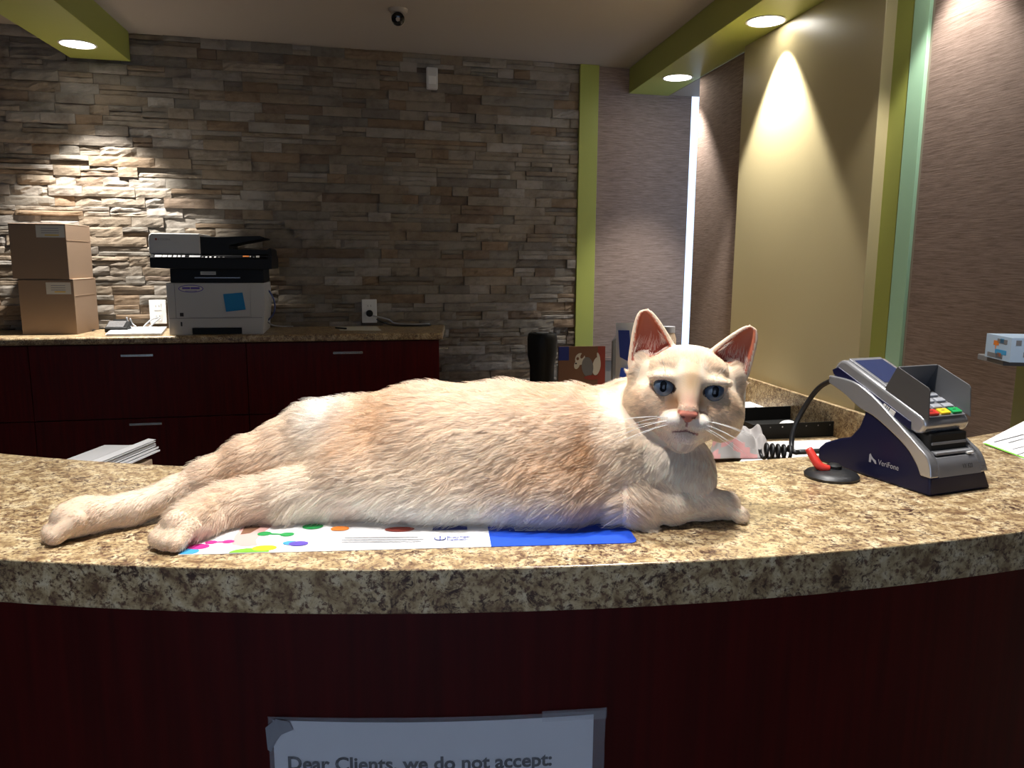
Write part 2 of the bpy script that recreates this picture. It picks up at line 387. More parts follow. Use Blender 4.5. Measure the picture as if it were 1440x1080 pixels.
# ------------------------------------------------------------------ downlights
def downlight(x, y, z, power, size, blend, label, rx=0, ry=0, col=(1, .96, .90), rad=.07, soft=.03):
    r = empty('recessed_downlight', (x, y, z), 0, label, 'ceiling light', 'recessed round downlights')
    b1 = MB(); b1.lathe([(rad, 0), (rad+.008, 0), (rad+.009, -.002), (rad+.006, -.004), (rad, -.003), (rad, 0)], M['white'], caps=False); b1.build('trim_ring', r, smooth=SM)
    b2 = MB(); b2.lathe([(.001, -.0015), (rad, -.0015), (rad, 0.0), (.001, 0.0)], M['lens']); b2.build('lens', r)
    l = bpy.data.lights.new('lamp', 'SPOT'); l.energy = power; l.spot_size = math.radians(size); l.spot_blend = blend; l.color = col; l.shadow_soft_size = soft
    o = bpy.data.objects.new('lamp', l); COL.objects.link(o); o.location = (x, y, z-.012); o.rotation_euler = (rx, ry, 0)
    return r
p = atz(109, 62, SOF); downlight(p.x, p.y, SOF, 172, 84, .45, 'round white downlight in the lime beam above the cardboard boxes')
p = atz(953, 109, SOF); downlight(p.x, p.y, SOF, 56, 76, .55, 'smaller-looking far downlight of two in the right lime beam', rx=-.06)
p = atz(1067, 36, SOF); downlight(p.x+.01, p.y-.06, SOF, 120, 76, .3, 'larger nearer downlight of two in the right lime beam above the ochre panel')
downlight(1.17, 2.3, SOF, 25, 84, .4, 'downlight in the right lime beam beyond the top edge of the frame')
DL = lambda x, y, pw, sz, lab, **k: downlight(x, y, CEIL, pw, sz, .4, lab, **k)
DL(.30, .98, 74, 100, 'ceiling downlight above the back of the counter near the card reader', rad=.05, soft=.035, col=(1, .97, .93))
DL(-.20, .50, 76, 100, 'ceiling downlight above the front edge of the counter', rad=.05, soft=.05, col=(1, .97, .93))

# window daylight from the entrance side
def area(name, loc, rot, sx, sy, en, col):
    l = bpy.data.lights.new(name, 'AREA'); l.shape = 'RECTANGLE'; l.size = sx; l.size_y = sy; l.energy = en; l.color = col
    o = bpy.data.objects.new(name, l); COL.objects.link(o); o.location = loc; o.rotation_euler = rot; return o
area('daylight', (-.35, -2.66, 1.35), (PI/2, 0, 0), 2.5, 1.7, 3.1, (.48, .58, 1))
b_ = MB(); b_.box((-1.6, -2.56, .5), (.9, -2.555, 2.2), M['glass']); struct(b_.build('window_2'))
w = bpy.data.worlds.new('world'); SC.world = w; w.use_nodes = True
w.node_tree.nodes['Background'].inputs['Color'].default_value = (.55, .72, 1, 1); w.node_tree.nodes['Background'].inputs['Strength'].default_value = 1.6

# ------------------------------------------------------------------ reception counter
CC = V((-.15, 2.51, 0)); R0, R1 = 1.67, 1.95; ZT = 1.07; TH = .037
def arc(r0, r1, z0, z1, a0, a1, n, mat, mb, topmat=None):
    vs = []; fs = []; fm = []
    for i in range(n+1):
        a = a0+(a1-a0)*i/n
        for r, z in ((r1, z0), (r1, z1), (r0, z1), (r0, z0)): vs.append((CC.x+r*math.sin(a), CC.y-r*math.cos(a), z))
    side = []; top = []
    for i in range(n):
        k = i*4
        for q in range(4):
            f = (k+q, k+4+q, k+4+(q+1)%4, k+(q+1)%4)
            (top if q == 1 else side).append(f)
    side += [(0, 1, 2, 3), (n*4+3, n*4+2, n*4+1, n*4)]
    mb.add(vs, side, mat); mb.add(vs, top, topmat or mat)
A0, A1 = math.radians(-42), math.radians(47)
ctr = empty('reception_counter', (CC.x, CC.y-R1+.08, 0), 0, 'curved reception counter with speckled tan top and dark cherry front, the cat lying on it', 'counter')
ci = Matrix.Translation(-ctr.location)
def shift(mb): mb.v = [tuple(V(v)-ctr.location) for v in mb.v]; return mb
b_ = MB(); arc(R0, R1, ZT-TH, ZT, A0, A1, 96, M['edge'], b_, M['granite']); o = shift(b_).build('counter_top', ctr, bevel=.0012, seg=2)
b_ = MB(); arc(R1-.10, R1-.08, .1, ZT-TH, A0, A1, 96, M['cherry_dark'], b_); shift(b_).build('front_panel', ctr)
b_ = MB(); arc(R1-.16, R1-.12, 0, .1, A0, A1, 60, M['black'], b_); shift(b_).build('toe_kick', ctr)
# lower staff worktop behind, hidden below the counter
b_ = MB(); arc(R0-.42, R1-.105, .74, .77, A0, math.radians(24), 60, M['edge'], b_); shift(b_).build('staff_shelf', ctr)

# notice on the front panel
def on_panel(u, z, r=R1-.0785):
    a = u/r; return V((CC.x+r*math.sin(a), CC.y-r*math.cos(a), z))
def sheet(mb, u0, u1, z0, z1, mat, r, n=24, wav=0):
    vs = []; fs = []
    for i in range(n+1):
        u = u0+(u1-u0)*i/n
        for z in (z0, z1):
            vs.append(on_panel(u, z+ (wav*math.sin(3*(u-u0)/(u1-u0)) if z == z1 else 0), r)); 
    for i in range(n): fs.append((2*i, 2*i+2, 2*i+3, 2*i+1))
    mb.add(vs, fs, mat)
YN = .64
nl = aty(384, 1014, YN); nr = aty(838, 1012, YN); 
u0 = (nl.x-CC.x)*.999; u1 = (nr.x-CC.x)*.999; zt = (nl.z+nr.z)/2
sg = empty('paper_notice', on_panel((u0+u1)/2, zt-.21), 0, 'white paper notice in a clear sleeve taped to the dark counter front', 'notice')
def sh2(mb): mb.v = [tuple(V(v)-sg.location) for v in mb.v]; return mb
b_ = MB(); sheet(b_, u0, u1, zt-.214, zt, M['paper'], R1-.0775, wav=-.0012); o = sh2(b_).build('paper_sheet', sg)
b_ = MB(); sheet(b_, u0-.004, u1+.011, zt-.222, zt+.004, M['sleeve'], R1-.0765); o = sh2(b_).build('plastic_sleeve', sg); o['label'] = 'clear plastic sleeve'
b_ = MB(); sheet(b_, u1-.048, u1+.012, zt-.004, zt+.007, M['sleeve'], R1-.0757); o = sh2(b_).build('tape', sg); 
b_ = MB(); 
tp = [(-.005, -.028), (-.006, -.006), (.004, .003), (.016, .0), (.019, -.008), (.008, -.013), (.003, -.02), (-.002, -.03)]
vs = [on_panel(u0+a, zt+c, R1-.0752+.0006*math.sin(i)) for i, (a, c) in enumerate(tp)]
b_.add(vs, [tuple(range(len(vs)))[::-1]], M['inkgrey']); sh2(b_).build('tape', sg)
# lettering, bent to the panel
tl = aty(407, 1078, YN+.001); trr = aty(777, 1078, YN+.001)
b_ = MB(); b_.text('Dear Clients, we do not accept:', trr.x-tl.x, M['ink'], Matrix.Identity(4), bold=.028)
b_.v = [tuple(on_panel(x+tl.x-CC.x, y+tl.z-.0005, R1-.0768)) for x, y, z in b_.v]; 
sh2(b_).build('lettering', sg)
sg.parent = None

# ------------------------------------------------------------------ placemat / leaflet under the cat
A_ = atz(250, 781, ZT); B_ = atz(898, 764, ZT)
xm = (B_-A_); WM = xm.length; TM = frame((A_.x, A_.y, ZT+.0006), xm, (-.0, 1, 0)); HM = .26
def inM(px, py):
    q = TM.inverted() @ atz(px, py, ZT+.0006); return q.x, q.y
b_ = MB(); xb = inM(690, 765)[0]; rc = .008
TMo = TM.copy()
root = TM.to_translation()
TL = Matrix.Translation(-root) @ TM
b_.prism([(0, 0), (xb, 0), (xb, HM), (0, HM)], -.0005, 0, M['paper'], T=TL)
cr = [(WM-rc+rc*math.sin(t), rc-rc*math.cos(t)) for t in np.linspace(0, PI/2, 6)]
b_.prism([(xb, 0)]+cr+[(WM, HM), (xb, HM)], -.0005, 0, M['blue'], T=TL)
LF = .0002
def ellm(px, py, rx, ry, mat, lift=None):
    global LF
    LF += .00003; lift = LF
    x, y = inM(px, py); n = 24
    b_.add([(max(.0005, x+rx*math.cos(2*PI*i/n)), max(.0005, y+ry*math.sin(2*PI*i/n)), lift) for i in range(n)], [tuple(range(n))], mat, TL)
def linem(p, q, wd, mat, lift=.0002):
    global LF
    LF += .00003; lift = LF
    a = V(inM(*p)+(lift,)); c = V(inM(*q)+(lift,)); d = (c-a).normalized(); n_ = V((-d.y, d.x, 0))*wd/2
    b_.add([a-n_, c-n_, c+n_, a+n_], [(0, 1, 2, 3)], mat, TL)
ellm(262, 776, .010, .007, M['sky']); ellm(279, 769, .009, .006, M['magenta'])
linem((296, 763), (322, 762), .003, M['magenta']); ellm(297, 763, .005, .004, M['magenta']); ellm(321, 762, .005, .004, M['magenta'])
ellm(350, 777, .016, .009, M['lgreen']); ellm(372, 771, .010, .006, M['yellow'])
linem((372, 751), (404, 752), .003, M['dgreen']); ellm(372, 751, .006, .005, M['dgreen']); ellm(404, 752, .006, .005, M['dgreen'])
ellm(408, 764, .006, .0045, M['sky']); ellm(420, 765, .008, .0055, M['purple']); ellm(440, 741, .009, .007, M['dgreen']); ellm(478, 744, .008, .006, M['orange']); ellm(562, 745, .013, .006, M['rust'])
# printed paw picture
pw = [(326, 766), (330, 754), (340, 742), (362, 735), (392, 734), (380, 742), (366, 752), (360, 760), (362, 767), (345, 769)]
b_.add([inM(*q)+(.00015,) for q in pw], [tuple(range(len(pw)))], M['pink'], TL)
pw = [(338, 752), (346, 738), (362, 736), (366, 742), (352, 750)]
b_.add([inM(*q)+(.00025,) for q in pw], [tuple(range(len(pw)))], M['brownp'], TL)
for yy, x0, x1 in ((757, 484, 588), (760, 480, 596), (763, 480, 592)): linem((x0, yy), (x1, yy-1), .0017, M['midgrey'])
b_.add([inM(*q)+(.0002,) for q in ((608, 746), (657, 745), (657, 739), (610, 739))], [(0, 1, 2, 3)], M['bluedk'], TL)
ellm(619, 758, .0052, .0042, M['bluedk']); ellm(619, 758, .0042, .0032, M['paper'], .0004); linem((615, 758), (623, 757.8), .001, M['bluedk'], .0005); linem((619, 761), (619, 755), .001, M['bluedk'], .0005)
x, y = inM(629, 757.5); b_.text('Boehringer', .020, M['bluedk'], TL @ Matrix.Translation((x, y, LF+.00005)), height=.0050, bold=.03)
x, y = inM(629, 761.0); b_.text('Ingelheim', .017, M['bluedk'], TL @ Matrix.Translation((x, y, LF+.00005)), height=.0050, bold=.03)
for x0, x1 in ((724, 736), (739, 753), (756, 768)): linem((x0, 747), (x1, 746.8), .0026, M['paper'])
linem((716, 747), (718, 747), .0015, M['paper'], .0003); linem((724, 740), (768, 739.5), .002, M['paper'], .0003)
mat_o = b_.build('printed_leaflet'); mat_o.location = root
tag(mat_o, 'large glossy white and blue printed leaflet lying under the cat', 'leaflet')

# ------------------------------------------------------------------ card reader
u = V((math.cos(math.radians(22)), math.sin(math.radians(22)), 0)); v = V((-u.y, u.x, 0))
RO = atz(1307, 699, ZT)
TT = frame((0, 0, 0), u, v)      # x width, y back, z up
RD = empty('card_reader', RO, 0, 'silver and navy card payment terminal in its dock at the right of the cat', 'card reader')
Wd = .090
def arcpts(pts, n=5):
    P = [V((a, b_, 0)) for a, b_ in pts]; Q = []
    for i in range(len(P)-1):
        p0 = P[max(i-1, 0)]; p1 = P[i]; p2 = P[i+1]; p3 = P[min(i+2, len(P)-1)]
        for j in range(n):
            t = j/n; q = .5*((2*p1)+(p2-p0)*t+(2*p0-5*p1+4*p2-p3)*t*t+(3*p1-p0-3*p2+p3)*t**3); Q.append((q.x, q.y))
    Q.append((P[-1].x, P[-1].y)); return Q
# navy dock body : profile in (y,z)
prof = [(0, 0), (.0015, .0202), (.020, .036), (.031, .048), (.048, .060), (.072, .078), (.092, .088), (.0909, .0693), (.097, .053), (.1083, .0394), (.125, .034), (.1456, .0245), (.155, .016), (.155, .004), (.152, 0)]
b_ = MB(); b_.prism(prof, 0, Wd, M['navy'], axis='x', T=TT); b_.build('dock_body', RD, bevel=.003, seg=3, smooth=SM)
# silver arch band that wraps from the front over the sides up to the neck
outer = arcpts([(-.0012, .0195), (.0012, .032), (.006, .041), (.0168, .0490), (.031, .059), (.054, .0745), (.078, .090), (.108, .103), (.1455, .1055)])
inner = arcpts([(.145, .0965), (.122, .088), (.098, .0755), (.076, .069), (.050, .056), (.030, .043), (.018, .030), (.012, .0195)])
for x0, x1 in ((-.0022, .012), (Wd-.012, Wd+.0022)):
    b_ = MB(); b_.prism(outer+inner, x0, x1, M['silver'], axis='x', T=TT); b_.build('side_band', RD, bevel=.003, seg=3, smooth=SM)
b_ = MB(); b_.prism(arcpts([(-.0015, .0195), (.0008, .032), (.004, .0385)])+[(.012, .0395), (.030, .028), (.03, .0195)], .011, Wd-.011, M['silver_d'], axis='x', T=TT); b_.build('front_cover', RD, smooth=SM)
b_ = MB(); b_.text('VX 820', .017, M['ink'], TT @ frame((.050, -.0008, .0262), (1, 0, 0), (0, .12, 1)), height=.007); b_.build('lettering', RD)
# card slots : two bars across dark recess
b_ = MB(); b_.box((.012, .0125, .038), (Wd-.012, .040, .062), M['black'], TT); b_.build('slot_housing', RD, bevel=.002)
for z0, y0 in ((.0405, .006), (.0500, .0115)):
    b_ = MB(); b_.prism([(y0, z0), (y0+.016, z0+.002), (y0+.016, z0+.005), (y0, z0+.0028)], .014, Wd-.014, M['silver_d'] if z0 > .045 else M['midgrey'], axis='x', T=TT); b_.build('slot_lip', RD, bevel=.0007)
b_ = MB(); b_.box((.066, .0035, .0398), (.076, .008, .0418), M['white'], TT); b_.build('card_edge', RD)
# hand unit: lies along slope; local s axis from front-bottom to rear-top
p0 = V((.0127, .0765)); p1 = V((.1290, .1262)); sl = (p1-p0).normalized(); ang = math.atan2(sl.y, sl.x); Ls = (p1-p0).length
TU = TT @ Matrix.Translation((0, .0127, .0765)) @ Matrix.Rotation(ang, 4, 'X')     # y along slope upward, z normal to deck
uw = Wd-.004
unit = [(0, -.016), (-.001, -.006), (.004, -.001), (.010, 0), (Ls-.004, 0), (Ls+.0035, -.003), (Ls+.007, -.010), (Ls+.008, -.022), (Ls+.003, -.0265), (.06, -.024), (.006, -.020)]
b_ = MB(); b_.prism(unit, .004, uw, M['silver'], axis='x', T=TU); b_.build('terminal_body', RD, bevel=.0035, seg=3, smooth=SM)
b_ = MB()
for x0, x1 in ((.0022, .0045), (uw-.0005, uw+.0018)):
    b_.prism([(.012, -.0195), (.016, -.0115), (Ls+.002, -.0115), (Ls+.0085, -.019), (Ls+.004, -.0225), (.06, -.0215)], x0, x1, M['navy'], axis='x', T=TU)
b_.build('side_panel', RD, bevel=.0008)
b_ = MB()
for i, (a, c) in enumerate(((.036, .0075), (.045, .0012), (.0475, .0012), (.050, .0030))):
    b_.prism([(a, -.0195), (a+c, -.0195), (a+c, -.013), (a, -.013)], .0012, .0024, M['greyplast'], axis='x', T=TU)
b_.build('sticker', RD)
# screen
b_ = MB(); b_.box((.012, .064, .0), (uw-.010, Ls-.001, .0012), M['silver_d'], TU); b_.build('screen_bezel', RD, bevel=.0006)
b_ = MB(); b_.box((.017, .072, .0011), (uw-.014, Ls-.007, .0018), M['navy2'], TU); b_.build('screen', RD)
# keypad plate, keys
b_ = MB(); b_.box((.010, .004, 0), (uw-.006, .0585, .0012), M['silver_d'], TU); b_.build('keypad_plate', RD, bevel=.0008)
kx = [.0150, .0365, .0580]; kw = .0175
for r_ in range(5):
    for c in range(3):
        mt = [M['red'], M['yellow'], M['green']][c] if r_ == 0 else M['key']
        hh = .0080 if r_ == 0 else .0068; y0 = .0065+r_*.0106
        b_ = MB(); b_.box((kx[c], y0, .001), (kx[c]+kw, y0+hh, .0036), mt, TU)
        if r_ == 0: b_.box((kx[c]+.005, y0+.004, .0036), (kx[c]+.0105, y0+.005, .0038), M['ink'], TU)
        ob = b_.build('key', RD, bevel=.001)
        if r_ == 0: ob['label'] = ['red key', 'yellow key', 'green key'][c]
# privacy shield: two side walls + back wall
hs = .034
def wall(x0, x1, poly, name='privacy_shield'): pass
b_ = MB()
side = [(.001, 0), (.0005, .022), (.004, .027), (.014, .0325), (.046, .0345), (.056, .0335), (.070, .0)]
b_.prism([(.000, 0), (.0118, .0235), (.0135, .0275), (.0165, .0295), (.0575, .0295), (.0600, .0285), (.0625, .0)], .0055, .0075, M['shield'], axis='x', T=TU)
b_.prism([(.000, 0), (.0118, .0235), (.0135, .0275), (.0165, .0295), (.0575, .0295), (.0600, .0285), (.0625, .0)], uw-.0035, uw-.0015, M['shield_in'], axis='x', T=TU)
b_.prism([(.0605, 0), (.0628, 0), (.0600, .0295), (.0578, .0295)], .0075, uw-.0035, M['shield_in'], axis='x', T=TU)
b_.build('privacy_shield', RD, bevel=.0006)
# emblem and name on the dock side
TE = TT @ frame((-.0004, .079, .0175), (0, -1, 0), (0, 0, 1))
b_ = MB(); b_.add([(0, .0, 0), (.0028, 0, 0), (.0035, .0045, 0), (.0052, .003, 0), (.0085, .0, 0), (.0105, .0, 0), (.0095, .0035, 0), (.0058, .0052, 0), (.0035, .0072, 0), (.0018, .0100, 0), (.0, .0085, 0)], [tuple(range(11))], M['inkgrey'], TE)
b_.text('VeriFone', .027, M['inkgrey'], TE @ Matrix.Translation((.0125, .0, 0)), height=.0085); b_.build('lettering', RD)
# cord rising from the rear of the head, looping down behind the counter, with coil
for ch in RD.children:
    Ti = TT.inverted()
    for vv in ch.data.vertices:
        q = Ti @ vv.co; q.x *= .75+.25*math.exp(-max(q.z, 0)/.035); vv.co = TT @ q
c0 = TT @ V((.012, .1455, .101))
def wl(px, py, Y): return aty(px, py, Y)-RO
cordp = [c0, wl(1152, 545, .945), wl(1130, 575, .965), wl(1116, 605, .965), wl(1113, 630, .955), V(atz(1117, 640, ZT)-RO)+V((0, .0, .004)), V(atz(1128, 640, ZT)-RO)+V((0, 0, .004)), TT @ V((.02, .143, .014))]
b_ = MB(); b_.tube(cordp, .0032, M['rubber']); b_.build('cord', RD, smooth=3)
co = V(atz(1117, 641, ZT)-RO)+V((0, .012, -.004)); pts = []
for i in range(60):
    t = i/59; pts.append(co+V((-.032*t, .012*t, .004+.0*t))+V((0, math.cos(t*2*PI*5)*.009, math.sin(t*2*PI*5)*.009)))
b_ = MB(); b_.tube(pts, .0022, M['rubber'], sub=2); b_.build('coiled_cord', RD, smooth=3)

# pen stand: black disc with an orange-red pen holder
ps = atz(1169, 671, ZT); dw = .0285
PS = empty('counter_pen', (ps.x, ps.y, ZT), 0, 'round black pen base with an orange-red tether stub beside the card reader', 'pen holder')
b_ = MB(); b_.lathe([(.001, 0), (dw, 0), (dw+.0006, .003), (dw-.002, .0058), (dw-.008, .0078), (.006, .0095), (.001, .0097)], M['rubber'], n=48); b_.build('disc', PS, smooth=SM)
b_ = MB(); b_.lathe([(.001, .009), (.008, .009), (.008, .0125), (.005, .0145), (.001, .015)], M['black'], T=Matrix.Translation((.004, .004, 0)), n=24); b_.build('socket', PS, smooth=SM)
b_ = MB(); q = [V((-.004, -.002, .010)), aty(1152, 655, ps.y+.0)-V((ps.x, ps.y, ZT)), aty(1137, 631, ps.y+.012)-V((ps.x, ps.y, ZT))]
b_.tube(q, lambda t: .0040+.001*math.sin(t*PI), M['red']); b_.build('tether', PS, smooth=3)

# printed sheet lying right of the reader
def sheet_on(name, pts, z, th, mat, label, cat, lines=(), group=None, lmat=None):
    P = [atz(px, py, z+th) for px, py in pts]; r = sum(P, V((0, 0, 0)))/len(P); r.z = z
    mb = MB(); mb.prism([(p.x-r.x, p.y-r.y) for p in P], .0002, th, mat)
    for l in lines:
        a = atz(*l[0], z+th)-r; c = atz(*l[1], z+th)-r; a.z = c.z = th+.0003; d = (c-a).normalized(); n_ = V((-d.y, d.x, 0))*(l[2]/2)
        mb.add([a-n_, c-n_, c+n_, a+n_], [(0, 1, 2, 3)], l[3] if len(l) > 3 else (lmat or M['ink']))
    o = mb.build(name); o.location = r; tag(o, label, cat, group); return o
sheet_on('paper_sheet', [(1382, 622), (1455, 651), (1520, 612), (1440, 592)], ZT, .0012, M['paper'], 'printed white sheet lying on the counter right of the card reader', 'paper',
   [((1398, 622), (1440, 611), .0022), ((1418, 623), (1440, 617), .0018), ((1424, 632), (1440, 628), .0014), ((1430, 640), (1442, 636), .0014), ((1384, 623.5), (1455, 649.5), .0045, M['lgreen'])])

# ------------------------------------------------------------------ back worktop and cabinets
WZ = .95
FL = V((-2.272, 3.392, 0)); FR = V((-.345, 3.812, 0)); FD = (FR-FL).normalized(); FN = V((FD.y, -FD.x, 0))
def fw(px, off=0, z=0):          # point of the front line seen at pixel column px (z about .8)
    d = ray(px, 490); t = (FD.x*(FL.y)-FD.y*FL.x)/(FD.x*d.y-FD.y*d.x); return V((d.x*t, d.y*t, z))+FN*off
LEFTX = -3.25
f_l = FL+FD*((LEFTX-FL.x)/FD.x); f_r = V(FR)
wall_at = lambda X, off=.03: V((X, BO.y+(X-BO.x)*.243, 0))+BN*off
b_ = MB(); bk_l = wall_at(LEFTX); bk_r = wall_at(FR.x-.04)
wt = [(f_l.x, f_l.y), (f_r.x, f_r.y), (bk_r.x, bk_r.y), (bk_l.x, bk_l.y)]
ox = V((-1.3, 3.6, WZ-.034))
b_.prism([(a-ox.x, c-ox.y) for a, c in wt], 0, .034, M['edge']); o = b_.build('worktop', bevel=.010, seg=4, smooth=SM); M4 = Matrix.Translation(ox) @ Matrix.Rotation(math.atan2(FD.y, FD.x), 4, 'Z'); o.data.transform(M4.inverted() @ Matrix.Translation(ox)); o.matrix_world = M4
tag(o, 'long speckled laminate worktop along the stone wall under the printer', 'worktop')
WZ2 = WZ
FM = lambda p: frame(p, FD, (0, 0, 1))       # x along front, y up, z toward room
units = [(-64, 35, 2, 'dark cherry drawer cabinet at the far left under the cardboard boxes, cut by the frame'), (35, 345, 2, 'dark cherry drawer cabinet with two bright handles below the printer'), (345, 619, 1, 'dark cherry cabinet at the right end of the back worktop')]
hnd = {0: [], 1: [((169, 215), 501, .0), ((174, 221), 598, 0)], 2: [((468, 510), 497, 0)]}
for i, (x0, x1, nd, lab) in enumerate(units):
    a = fw(x0, -.03); c = fw(x1, -.03)
    if i == 0: a = f_l-FN*.03
    w_ = (c-a).length; r = empty('drawer_cabinet', (a+c)/2, 0, lab, 'cabinet', None); T = Matrix.Translation(-(a+c)/2) @ FM(a)
    depth = min(((wall_at(a.x)-a).y), ((wall_at(c.x)-c).y))*.96-.02
    b_ = MB(); b_.box((.001, .08, -depth), (w_-.001, WZ-.036, -.02), M['cherry'], T); b_.box((.01, 0, -depth), (w_-.01, .08, -.08), M['black'], T); b_.build('carcass', r)
    zs = [(.565, WZ-.04), (.225, .561), (.09, .221)]
    for j, (z0, z1) in enumerate(zs):
        b_ = MB(); b_.box((.0015, z0, -.02), (w_-.0015, z1, 0), M['cherry'], T); dr = b_.build('drawer', r, bevel=.0015)
        hs_ = [h for k, h in enumerate(hnd[i]) if k == j]
        for (pa, pb), py, _ in hs_:
            q0 = T.inverted() @ (aty(pa, py, (a+c).y/2)-(a+c)/2)
            A = (fw(pa, -.03)-a).length; B = (fw(pb, -.03)-a).length; hz = aty((pa+pb)/2, py, fw((pa+pb)/2).y-.03).z
            hb = MB(); hb.box((A, hz-.006, .022), (B, hz+.006, .034), M['steel'], T)
            for xx in (A+.012, B-.022): hb.box((xx, hz-.004, 0), (xx+.008, hz+.004, .024), M['steel'], T)
            hb.build('handle', dr, bevel=.0015)
    if i == 2:
        hb = MB(); hb.box((w_, .858, -.20), (w_+.006, .868, -.04), M['steel'], T); hb.box((w_+.004, .86, -.06), (w_+.050, .866, -.052), M['steel'], T); hb.build('side_handle', r, bevel=.001)

def wtop(px, py, z=WZ): return atz(px, py, z)

# cardboard boxes
def carton(p0, ux, w_, d_, h, label, open_=0, lab=(.46, .9, .86, .68)):
    r = empty('cardboard_box', p0, 0, label, 'box', 'cardboard boxes at the left'); T = frame((0, 0, 0), ux, (-ux.y, ux.x, 0))
    b_ = MB(); b_.box((0, 0, 0), (w_, d_, h), M['card'], T)
    b_.box((-.0006, .03, h-.002), (w_+.0006, d_-.03, h+.0006), M['card_l'], T)
    b_.build('box_body', r, bevel=.002)
    b_ = MB(); b_.box((0, -.0022, h-.006), (w_, .0002, h-.004), M['seam'], T); b_.box((w_-.0002, 0, h*.70), (w_+.0008, d_*.9, h*.705), M['card_l'], T)
    b_.build('flap_edge', r)
    x0, z1, x1, z0 = lab
    b_ = MB(); b_.box((x0*w_, -.0012, z0*h), (x1*w_, -.0004, z1*h), M['label'], T)
    for k in range(3): b_.box(((x0+.09)*w_, -.0015, (z1-.05-.04*k)*h), ((x1-.10)*w_, -.0011, (z1-.062-.04*k)*h), M['inkgrey'], T)
    b_.box(((x0+.15)*w_, -.0016, (z0+.035)*h), ((x1-.10)*w_, -.0011, (z0+.052)*h), M['yellow'], T)
    o = b_.build('shipping_label', r); o['label'] = 'white shipping label with a yellow line'
    return r
q0 = wtop(32, 471); q1 = wtop(109, 470.5); ux = (q1-q0); wL = ux.length; ux.normalize()
hb_ = .258
carton(q0, ux, wL, .27, hb_, 'lower of the two stacked brown cardboard boxes on the back worktop', lab=(.50, .94, .95, .73))
q2 = q0+V((-.020, -.002, hb_+.001)); carton(q2, Matrix.Rotation(-.02, 3, 'Z') @ ux, wL*1.03, .27, hb_*.97, 'upper of the two stacked brown cardboard boxes on the back worktop', lab=(.48, .97, .98, .75))

# printer: units measured on its front
k_ = .000567*1.01
pr0 = wtop(238.5, 471.5); PR = empty('printer', pr0, 0, 'white and black office printer with a blue sticky note on its front', 'printer')
TP = frame((0, 0, 0), FD, (0, 0, 1))     # x right, y up, z toward room
X = lambda a: (a-350)*k_
Z_ = lambda a: (965-a)*k_
def pbox(name, x0, x1, ytop, ybot, zf, zb, mat, par=PR, bevel=.004, extra=None):
    b_ = MB(); b_.box((X(x0), Z_(ybot), -zb), (X(x1), Z_(ytop), zf), mat, TP)
    return b_.build(name, par, bevel=bevel)
b_ = MB()
b_.prism([(X(350), Z_(965)), (X(345), Z_(540)), (X(1105), Z_(540)), (X(1110), Z_(700)), (X(1085), Z_(965)), (X(914), Z_(965)), (X(914), Z_(908)), (X(524), Z_(908)), (X(524), Z_(965))], -.35, 0, M['greyplast'], T=TP); b_.build('printer_body', PR, bevel=.003)
pbox('tray_recess', 520, 918, 910, 962, -.012, .05, M['black'], bevel=0)
b_ = MB(); b_.box((X(412), Z_(822), -.001), (X(992), Z_(548), .004), M['greyplast'], TP); b_.build('front_door', PR, bevel=.002)
b_ = MB(); b_.box((X(352), Z_(829), -.001), (X(1082), Z_(825), .0008), M['midgrey'], TP); b_.box((X(992), Z_(825), 0), (X(994), Z_(545), .001), M['midgrey'], TP); b_.box((X(408), Z_(825), 0), (X(411), Z_(545), .001), M['midgrey'], TP); b_.build('seam_line', PR)
b_ = MB(); b_.box((X(441), Z_(811), .0), (X(468), Z_(782), .006), M['ink'], TP); b_.build('power_button', PR)
b_ = MB(); b_.box((X(441), Z_(892), -.0), (X(453), Z_(857), .0015), M['ink'], TP); b_.build('level_slot', PR)
b_ = MB(); b_.add([(X(536)+math.cos(t)*96*k_, Z_(586)+math.sin(t)*31*k_, .0045) for t in np.linspace(0, 2*PI, 32, endpoint=False)], [tuple(range(32))], M['purple'], TP)
b_.add([(X(536)+math.cos(t)*89*k_, Z_(586)+math.sin(t)*25*k_, .0048) for t in np.linspace(0, 2*PI, 32, endpoint=False)], [tuple(range(32))], M['label'], TP)
b_.box((X(470), Z_(590), .0049), (X(530), Z_(574), .0052), M['purple'], TP); b_.box((X(534), Z_(590), .0049), (X(604), Z_(574), .0052), M['purple'], TP); b_.box((X(492), Z_(606), .0049), (X(582), Z_(602), .0052), M['purple'], TP)
o = b_.build('oval_sticker', PR); o['label'] = 'oval white and purple dealer sticker'
pbox('output_bay', 372, 1102, 425, 542, -.03, .33, M['black'], bevel=.003)
pbox('output_slot', 560, 915, 494, 503, -.022, .03, M['silver_d'], bevel=.001)
b_ = MB(); b_.box((X(606), Z_(475), -.029), (X(726), Z_(447), -.0285), M['label'], TP); b_.box((X(618), Z_(463), -.0285), (X(715), Z_(459), -.028), M['inkgrey'], TP); b_.build('model_label', PR)
b_ = MB(); b_.prism([(X(245), Z_(418)), (X(243), Z_(318)), (X(1180), Z_(318)), (X(1178), Z_(425)), (X(1105), Z_(430)), (X(370), Z_(425))], -.36, .022, M['black'], T=TP); b_.build('scanner_unit', PR, bevel=.003)
b_ = MB(); b_.prism([(0.022, Z_(345)), (.034, Z_(338)), (.006, Z_(306)), (-.02, Z_(306)), (-.02, Z_(345))], X(252), X(1150), M['black_gloss'], axis='x', T=frame((0,0,0), FD, (0,0,1)) @ Matrix(((1,0,0,0),(0,0,1,0),(0,1,0,0),(0,0,0,1))))
cpn = b_.build('control_panel', PR, bevel=.001)
TC = TP @ frame((0, Z_(338), .0345), (1, 0, 0), (0, Z_(306)-Z_(338), -.028))
